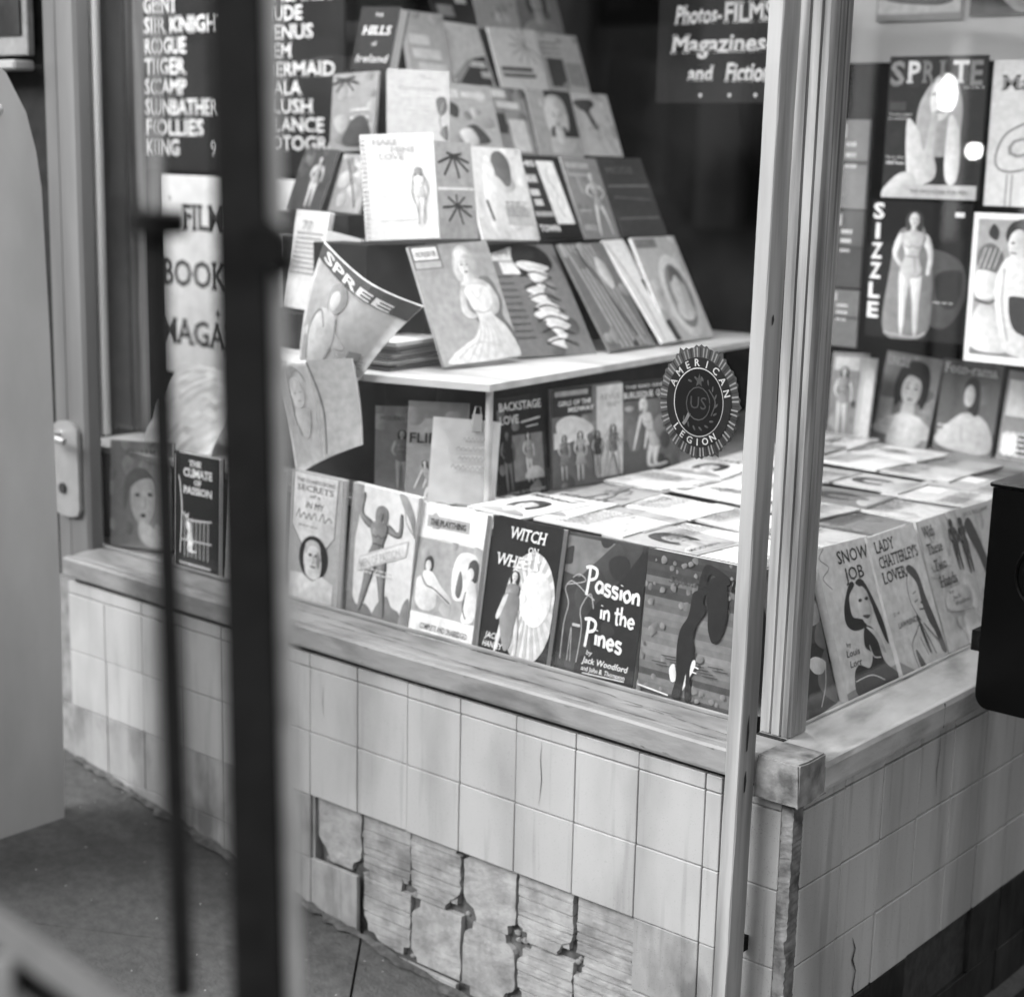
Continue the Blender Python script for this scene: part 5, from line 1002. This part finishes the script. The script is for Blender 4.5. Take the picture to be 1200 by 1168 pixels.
for k, (z, h) in enumerate(((.72, .17), (.567, .15), (.450, .112))):
    hung(-.668, 1.2, z, .060, h, [.16, .12, .14][k], [rect(.30, .1, .8, .2, .95)] + textblock(.42, .2, .7, 3, .12) + [rect(.08, .0, .5, 1, .54)], ['topmost narrow grey booklet hanging between corner jamb and SPRITE', 'middle narrow dark booklet hanging left of SIZZLE, with white text', 'lowest narrow dark booklet hanging by the corner jamb'][k], 0, 'booklet', 'hanging_booklet')
hung(-.70, 1.365, 1.085, .185, .14, .20, [rect(.4, .02, .1, .98, .3), blob(.08, [(.1, .3), (.5, .5), (.9, .3), (.7, .2)]), rect(.3, .1, .5, .9, .8)], 'left picture pinned to the pale board above SPRITE', 0, 'picture', 'pinned_picture')
hung(-.50, 1.365, 1.090, .16, .14, .10, [blob(.34, [(.3, .4), (.6, .05), (.9, .1), (.6, .4)]), rect(.05, .02, .02, .2, .5)], 'dark picture pinned to the pale board above the script poster', 0, 'picture', 'pinned_picture')
# ------------------------------------------------------------------ signs
def sign(name, P, W_, H_, g, sh, label, yw=0, T=.006):
    root = empty(name, mw=frame(P, *axes('F', yw, 0, 0))); tag(root, label, 'sign')
    bm = bmesh.new(); bx(bm, 0, W_, 0, H_, -T, 0, .0008); me = mesh(bm, 'board'); colour(me, g); link('board', me, M['signprint'], root)
    add_art(sh, W_, H_, root, 'signprint', 'painted_marks'); return root
c1 = ['GENT', 'SIR KNIGHT', 'ROGUE', 'TIGER', 'SCAMP', 'SUNBATHER', 'FOLLIES', 'KING']; c2 = ['CABARET', 'NUDE', 'VENUS', 'GEM', 'MERMAID', 'GALA', 'BLUSH', 'GLANCE', 'FOTOGRAF']


LX, LZ, LW, LH = -2.36, .754, .768, .47
def lt(s_, x, z, ch=.050, fw=None): return txt(.55, s_, (x - LX) / LW, (z - LZ) / LH, ch / LH, fw, .022)
S1 = [stx(.55, s_, (-2.256 - LX) / LW, (1.109 - .0457 * k - LZ) / LH, .037 / LH, len(s_) * .0298 / LW, .022) for k, s_ in enumerate(c1)]
S1 += [stx(.55, s_, (-1.853 - LX) / LW, (1.118 - .0388 * k - LZ) / LH, .031 / LH, len(s_) * .0335 / LW, .02) for k, s_ in enumerate(c2)]
S1.append(txt(.5, '9', (-2.02 - LX) / LW, (.79 - LZ) / LH, .036 / LH))
sign('title_list_sign', (LX, .75, LZ), LW, LH, .02, S1, 'black sign listing magazine titles in two columns of white letters behind the gate')
def dk(s_, x, z, ch, fw=None, b_=.02): return stx(.10, s_, (x + 2.16) / .58, (z - .29) / .455, ch / .455, fw, b_)
sign('films_sign', (-2.16, .71, .29), .58, .455, .74, [dk('FILMS', -2.085, .625, .058), dk('BOOKS', -2.165, .495, .062), dk('+', -1.965, .425, .03), dk('MAGAZINES', -2.172, .362, .058, .8), dk('+', -2.13, .685, .015)]
     + [ell(.74, (-2.03 + 2.16) / .58, (.526 - .29) / .455, .012, .02)], 'white card reading FILMS BOOKS and MAGAZINES below the black title list')
RW, RH, RX, RZ = .30, .26, -1.045, .918
def rt_(s_, x, z, ch, fw, shear=.12): return stx(.42, s_, (x - RX) / RW, (z - RZ) / RH, ch / RH, fw, .024, shear)
sign('photos_films_sign', (RX, 1.1, RZ), RW, RH, .018, [rt_('Photos-', -1.005, 1.072, .036, .37), rt_('FILMS', -.888, 1.072, .040, .38, 0), rt_('Magazines-', -1.012, 1.016, .036, .80), rt_('and', -.968, .962, .030, .20), rt_('Fiction', -.88, .960, .036, .36)]
     + [ell(.4, (x_ - RX) / RW, (.933 - RZ) / RH, .013, .015) for x_ in (-.935, -.866, -.806)], 'small black sign reading Photos-FILMS Magazines- and Fiction, hanging right of the stand')
ir = empty('inner_frame_upright', (-1.72, .31, .245)); tag(ir, 'pale grooved upright post inside the window at the far left', 'post')
bm = bmesh.new(); bx(bm, -1.757, -1.738, .30, .33, .245, 1.6, .002); bx(bm, -1.737, -1.712, .305, .33, .245, 1.6, .002); child(link('upright', mesh(bm, 'upright'), M['jamb']), ir)
child(box('upright_side', M['stand'], -1.88, -1.758, .31, .33, .245, 1.6), ir)

# ------------------------------------------------------------------ window sticker on the front glass
sk = empty('round_window_sticker', mw=frame((-.2190, .0734, .4975), Vector((1, 0, 0)), Vector((0, 0, 1)), Vector((0, -1, 0)))); tag(sk, 'round emblem sticker lettered AMERICAN LEGION on the front glass beside the guard post', 'sticker')
RXs, RYs = .0665, .078
def el2(g, s_, n=48): return ('poly', g, [(.5 + s_ * .5 * math.cos(2 * math.pi * k / n), .5 + s_ * .5 * math.sin(2 * math.pi * k / n)) for k in range(n)])
pts = []
for k in range(96):
    a = 2 * math.pi * k / 96; lobe = 1.0 + .045 * abs(math.cos(a * 6)) ** .6 - .035 * (k % 2) + (.05 if k % 16 == 0 else 0); pts.append((.5 + .47 * lobe * math.cos(a), .5 + .47 * lobe * math.sin(a)))
sh = [('poly', .09, pts)]
for k in range(72):
    a = 2 * math.pi * k / 72; b_ = a + .035
    sh.append(('poly', .17 if k % 3 else .05, [(.5 + .385 * math.cos(a), .5 + .385 * math.sin(a)), (.5 + .465 * math.cos(a), .5 + .465 * math.sin(a)), (.5 + .465 * math.cos(b_), .5 + .465 * math.sin(b_)), (.5 + .385 * math.cos(b_), .5 + .385 * math.sin(b_))]))
sh += [el2(.025, .765), el2(.26, .590), el2(.012, .572)]
def arc(s_, a0, a1, rr, inward, ch):
    o = []
    for i, c_ in enumerate(s_):
        a = R(a0 + (a1 - a0) * i / (len(s_) - 1)); rot = a - math.pi / 2 if not inward else a + math.pi / 2
        o.append(txt(.30, c_, .5 + rr * math.cos(a), .5 + rr * math.sin(a), ch, None, .018, 0, rot, 'C'))
    return o
sh += arc('AMERICAN', 154, 18, .308, False, .064) + arc('LEGION', 222, 304, .368, True, .062)
sh += [poly(.09, [(.5 + (.062 if k % 2 == 0 else .026) * math.cos(math.pi / 2 + k * math.pi / 5), .685 + (.062 if k % 2 == 0 else .026) * math.sin(math.pi / 2 + k * math.pi / 5)) for k in range(10)])]
sh += [txt(.08, 'US', .5, .445, .11, None, .0, 0, 0, 'C')]
for k in range(14):
    a = R(-140 + k * 20); sh.append(ell(.10, .5 + .215 * math.cos(a), .49 + .215 * math.sin(a), .026, .010, 10, a + .8))
sh += [line(.14, [(.40, .40), (.36, .33), (.33, .30)], .03), line(.10, [(.62, .62), (.70, .52), (.66, .40)], .012, True), line(.10, [(.5 + .14 * math.cos(a), .49 + .14 * math.sin(a)) for a in [k * .4 for k in range(17)]], .010)]
bm = bmesh.new(); a = art_bm([('poly', .1, pts)], RXs * 2, RYs * 2, 0)
for v in a.verts: v.co.x -= RXs; v.co.y -= RYs
ar = art_bm(sh, RXs * 2, RYs * 2, .0003, .00002)
for v in ar.verts: v.co.x -= RXs; v.co.y -= RYs
me = D.meshes.new('backing_film'); a.to_mesh(me); a.free(); bm.free(); link('backing_film', me, M['print'], sk)
me = D.meshes.new('emblem_print'); ar.to_mesh(me); ar.free(); link('emblem_print', me, M['print'], sk)

# ------------------------------------------------------------------ shop door and wing panel at the left
dr = empty('shop_door', (-1.9, .05, -.3)); tag(dr, 'closed shop door with worn pale stile and long lever handle plate at far left', 'door')
child(box('stile', M['stile'], -1.632, -1.592, .045, .09, -.34, 1.7, bev=.003), dr)
child(box('stile', M['stile'], -1.590, -1.530, .040, .075, -.34, 1.7, bev=.006), dr)
child(box('door_pane', M['stand'], -2.6, -1.633, .06, .08, -.30, 1.7), dr)
child(box('kick_rail', M['stile'], -2.6, -1.633, .05, .08, -.30, -.05), dr)
bm = bmesh.new(); pl = [(-1.6215 + .038 * (1 - math.cos(a)) , .293 + .02 * math.sin(a)) for a in [math.pi * k / 10 for k in range(11)]] + [(-1.545, .15), (-1.552, .138), (-1.57, .134), (-1.60, .134), (-1.616, .138), (-1.6215, .15)]
prism(bm, pl, lambda u, v, t: (u, t, v), .030, .0385)
hp = child(link('handle_plate', mesh(bm, 'handle_plate'), M['nickel']), dr)
bm = bmesh.new(); tube(bm, [(-1.60, .03, .286), (-1.60, .005, .287), (-1.592, -.004, .287), (-1.55, -.006, .286), (-1.535, -.004, .284)], [.007, .007, .0075, .007, .006], 10); child(link('handle', mesh(bm, 'handle'), M['nickel']), dr)
bm = bmesh.new(); tube(bm, [(-1.592, .0298, .186), (-1.592, .026, .186)], .010, 14); child(link('keyhole', mesh(bm, 'keyhole'), M['void']), dr)
dp = empty('door_picture', (-1.76, .03, .96)); tag(dp, 'dark picture in a pale frame above a bright ledge, top left corner', 'picture')
child(box('frame', M['iron_grey'], -1.95, -1.655, .03, .045, .965, 1.3, bev=.002), dp); child(box('picture_sheet', M['tile_black'], -1.94, -1.672, .0255, .029, 1.0, 1.29), dp)
child(box('ledge', M['nickel'], -2.1, -1.655, .0, .045, .938, .956, bev=.004), dp)
wp = empty('pale_wing_panel', (-1.36, -.3, -.35)); tag(wp, 'tall pale painted panel with a rounded shoulder, standing open at the far left', 'panel')
ol = [(-.150, -.350), (-.142, .05), (-.146, .50), (-.152, .74), (-.160, .80), (-.176, .86), (-.21, .92), (-.27, .965), (-.36, .985), (-.95, .985), (-.95, -.350)]
bm = bmesh.new(); prism(bm, ol, lambda u, v, t: (t, u, v), -1.40, -1.36)
bmesh.ops.bevel(bm, geom=[e for e in bm.edges if abs(e.verts[0].co.x - e.verts[1].co.x) < 1e-5 and len(e.link_faces) == 2 and abs(e.calc_face_angle(0)) > 1], offset=.012, segments=3, affect='EDGES')
child(link('panel', mesh(bm, 'panel'), M['door']), wp)
bm = bmesh.new(); bmesh.ops.create_uvsphere(bm, u_segments=16, v_segments=10, radius=.011); bmesh.ops.translate(bm, vec=(-1.352, -.235, .862), verts=bm.verts[:]); child(link('knob', mesh(bm, 'knob'), M['nickel']), wp)  # small nickel ball set at the panel's rounded shoulder

# ------------------------------------------------------------------ folding gate close to the camera
ga = empty('folding_gate', (.42, -1.25, gz(.42))); tag(ga, 'dark iron folding gate with wide channel bar and thin rod, close in front', 'gate')
ax = Vector((.0, 0, 1))
def bar(name, m, cx, cy, w_, d_, ang, z0, z1, wall=None):
    bm = bmesh.new(); Rm = Matrix.Translation((cx, cy, 0)) @ Matrix.Rotation(ang, 4, 'Z')
    if wall:
        bx(bm, -w_ / 2, w_ / 2, -d_ / 2, -d_ / 2 + wall, z0, z1, .0008, Rm); bx(bm, -w_ / 2, -w_ / 2 + wall, -d_ / 2 + wall + .0002, d_ / 2, z0, z1, .0, Rm)
        bx(bm, w_ / 2 - wall, w_ / 2, -d_ / 2 + wall + .0002, d_ / 2, z0, z1, .0, Rm)
    else: bx(bm, -w_ / 2, w_ / 2, -d_ / 2, d_ / 2, z0, z1, .001, Rm)
    return child(link(name, mesh(bm, name), m), ga)
GX = Vector((math.cos(yaw), math.sin(yaw), 0)); GY = Vector((-math.sin(yaw), math.cos(yaw), 0))
def beam(name, m, p0, p1, w_, d_, ext=0., bev=.0008, off=0.):
    p0, p1 = Vector(p0), Vector(p1); d = (p1 - p0).normalized(); p0 = p0 - d * ext; p1 = p1 + d * ext
    y = GY - d * GY.dot(d); y.normalize(); x = y.cross(d); L_ = (p1 - p0).length
    bm = bmesh.new(); bx(bm, -w_ / 2, w_ / 2, -d_ / 2, d_ / 2, 0, L_, bev, Matrix(((x.x, y.x, d.x, p0.x), (x.y, y.y, d.y, p0.y), (x.z, y.z, d.z, p0.z), (0, 0, 0, 1))) @ Matrix.Translation((off, 0, 0)))
    return child(link(name, mesh(bm, name), m), ga)
w0, w1 = (.3646, -1.2107, .8858), (.4437, -1.2709, .4194)
beam('channel_bar', M['metal_dark'], w0, w1, .0245, .012, 1.0)
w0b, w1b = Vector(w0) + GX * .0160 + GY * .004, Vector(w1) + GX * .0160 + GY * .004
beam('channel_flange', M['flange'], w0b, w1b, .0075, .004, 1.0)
beam('rod', M['metal_dark'], (.3585, -1.2570, .783), (.4158, -1.2947, .4186), .0095, .0095, 0)
beam('rod', M['iron_grey'], (.3357, -1.2352, .885), (.3580, -1.2565, .786), .0055, .0055, 0)
def disc(name, m, p, rad, th, axis):
    bm = bmesh.new(); p = Vector(p); a = Vector(axis).normalized(); tube(bm, [p - a * th / 2, p + a * th / 2], rad, 16); return child(link(name, mesh(bm, name), m), ga)
disc('collar', M['metal_dark'], (.3591, -1.2572, .781), .0150, .011, (0.05, 0, 1))
disc('rivet', M['metal_dark'], Vector((.4012, -1.2311, .771)) + GX * .004, .011, .014, GY)
beam('hinge_lug', M['metal_dark'], Vector((.4012, -1.2311, .771)) + GX * .014 + Vector((0, 0, -.012)), Vector((.4012, -1.2311, .771)) + GX * .002 + Vector((0, 0, .010)), .010, .012)
beam('lattice_strap', M['iron_grey'], (.3748, -1.3898, .4907), (.4664, -1.3319, .4198), .015, .004)
beam('lattice_strap', M['metal_dark'], (.3641, -1.3844, .4701), (.4577, -1.3255, .3966), .012, .004)
beam('rail_post', M['iron_grey'], (.3884, -1.3734, .4598), (.4004, -1.3816, .30), .010, .006)

# ------------------------------------------------------------------ black enamel box before the side window
bb = empty('black_enamel_box', (.16, .5, .05)); tag(bb, 'glossy black metal box with rounded lower corner at the right edge', 'box')
bm = bmesh.new(); ol = [(.048, .375), (.046, .08)] + [(.066 - .020 * math.cos(a), .078 - .022 * math.sin(a)) for a in [math.pi / 2 * k / 6 for k in range(1, 7)]] + [(.30, .056), (.30, .375)]
prism(bm, ol, lambda u, v, t: (u, t, v), .412, .60); bmesh.ops.bevel(bm, geom=[e for e in bm.edges if abs(e.verts[0].co.y - e.verts[1].co.y) < 1e-5 and e.verts[0].co.y < .42 and len(e.link_faces) == 2 and e.calc_face_angle(0) > 1], offset=.004, segments=3, affect='EDGES')
child(link('body', mesh(bm, 'body'), M['black_gloss']), bb)
bm = bmesh.new(); tube(bm, [(.125 + .034 * math.cos(a), .410, .26 + .042 * math.sin(a)) for a in [k * .3 for k in range(22)]], .003, 6, False); child(link('embossed_ring', mesh(bm, 'embossed_ring'), M['black_gloss']), bb)
child(box('lid', M['black_gloss'], .044, .304, .408, .604, .3765, .383, bev=.002), bb)
child(box('hasp', M['metal_dark'], .098, .15, .405, .43, .3835, .392, bev=.002), bb)
bm = bmesh.new(); bx(bm, .008, .0455, .47, .50, .12, .15); bx(bm, .16, .20, .5, .54, -.56, .0555); child(link('stand_leg', mesh(bm, 'stand_leg'), M['metal_dark']), bb)
bm = bmesh.new(); n = 6; q = random.Random(2); G = [[bm.verts.new((.17 + .07 * i / n, .60 + .08 * j / n, gz(.2) + .012 + q.uniform(-.008, .012))) for j in range(n + 1)] for i in range(n + 1)]
for i in range(n):
    for j in range(n): bm.faces.new((G[i][j], G[i + 1][j], G[i + 1][j + 1], G[i][j + 1]))
bmesh.ops.solidify(bm, geom=bm.faces[:], thickness=.0006); me = mesh(bm, 'paper_scrap'); colour(me, .5); tag(link('paper_scrap', me, M['signprint']), 'crumpled paper scrap on the black ground, lower right corner', 'paper')

# ------------------------------------------------------------------ lamps
def lamp_post(name, x, y, z, rad, s, label, tall=False):
    root = empty(name, (x, y, -.6)); tag(root, label, 'lamp')
    bm = bmesh.new(); tube(bm, [(x, y, -.8), (x, y, z - rad * 1.2)], .02, 10); child(link('post', mesh(bm, 'post'), M['metal_dark']), root)
    bm = bmesh.new(); bmesh.ops.create_uvsphere(bm, u_segments=20, v_segments=12, radius=rad)
    for v in bm.verts: v.co.z *= (2.4 if tall else 1)
    bmesh.ops.translate(bm, vec=(x, y, z), verts=bm.verts[:]); child(link('globe', mesh(bm, 'globe'), emis(name + '_glow', s)), root)
lamp_post('street_lamp', 2.496, 5.936, .861, .032, 15, 'small round street lamp whose glow reflects in the side glass')
lamp_post('street_lamp', 2.583, 5.789, 1.121, .034, 15, 'tall glass lantern whose glow reflects over the SPRITE cover', True)
# unseen display lamps under the window ceiling; far left one added to brighten signs
for (x, y, L_, E_) in ((-.45, .24, .55, 3.2), (-1.15, .19, .5, 2.4), (-1.95, .32, .5, 6.5)):
    fx = empty('window_strip_lamp', (x, y, 1.55)); tag(fx, 'strip lamp above the right half of the front window' if x > -1 else 'strip lamp above the left half of the front window' if x > -1.5 else 'strip lamp above the painted signs at far left', 'lamp')
    child(box('housing', M['iron_grey'], x - L_ / 2, x + L_ / 2, y - .05, y + .05, 1.56, 1.60, bev=.004), fx)
    bm = bmesh.new(); tube(bm, [(x - L_ / 2 + .02, y, 1.535), (x + L_ / 2 - .02, y, 1.535)], .016, 12); child(link('tube', mesh(bm, 'tube'), emis('tube_glow', 3)), fx)
    al = D.lights.new('window_lamp_light', 'AREA'); al.shape = 'RECTANGLE'; al.size = L_; al.size_y = .08; al.energy = E_; ao = D.objects.new('window_lamp_light', al); COL.objects.link(ao)
    ao.location = (x + .0, y, 1.515); ao.rotation_euler = (0, 0, 0); ao.parent = fx; ao.matrix_parent_inverse = Matrix.Translation(-Vector(fx.location))
# the other side of the street, seen only in reflections
ob = empty('street_building', (-6, -16, -1)); tag(ob, 'dark building across the street from the front window', 'building'); child(box('wall', M['facade'], -30, 12, -19, -16, -1.2, 8), ob)
M['trim'] = mat('street_trim', .45, .8, .2, 2)
for k in range(14): child(box('pilaster', M['trim'], -29 + k * 3.0, -28.4 + k * 3.0 + (k % 3) * .3, -15.98, -15.75, -1.1, 3.4), ob)
child(box('fascia', M['trim'], -30, 12, -15.98, -15.6, 3.42, 4.1), ob)
for k in range(13): child(box('window', M['iron_grey'], -27.9 + k * 3.0, -26.6 + k * 3.0, -15.98, -15.9, .3, 2.4), ob)
ob = empty('street_building', (17, 0, -1)); tag(ob, 'dark building across the side street from the side window', 'building'); child(box('wall', M['facade'], 15, 18, -10, 40, -1.2, 8), ob)
for k in range(12): child(box('pilaster', M['trim'], 14.8, 14.98, -9 + k * 4.0, -8.5 + k * 4.0, -1.1, 3.4), ob)
child(box('fascia', M['trim'], 14.7, 14.98, -10, 40, 3.42, 4.0), ob)
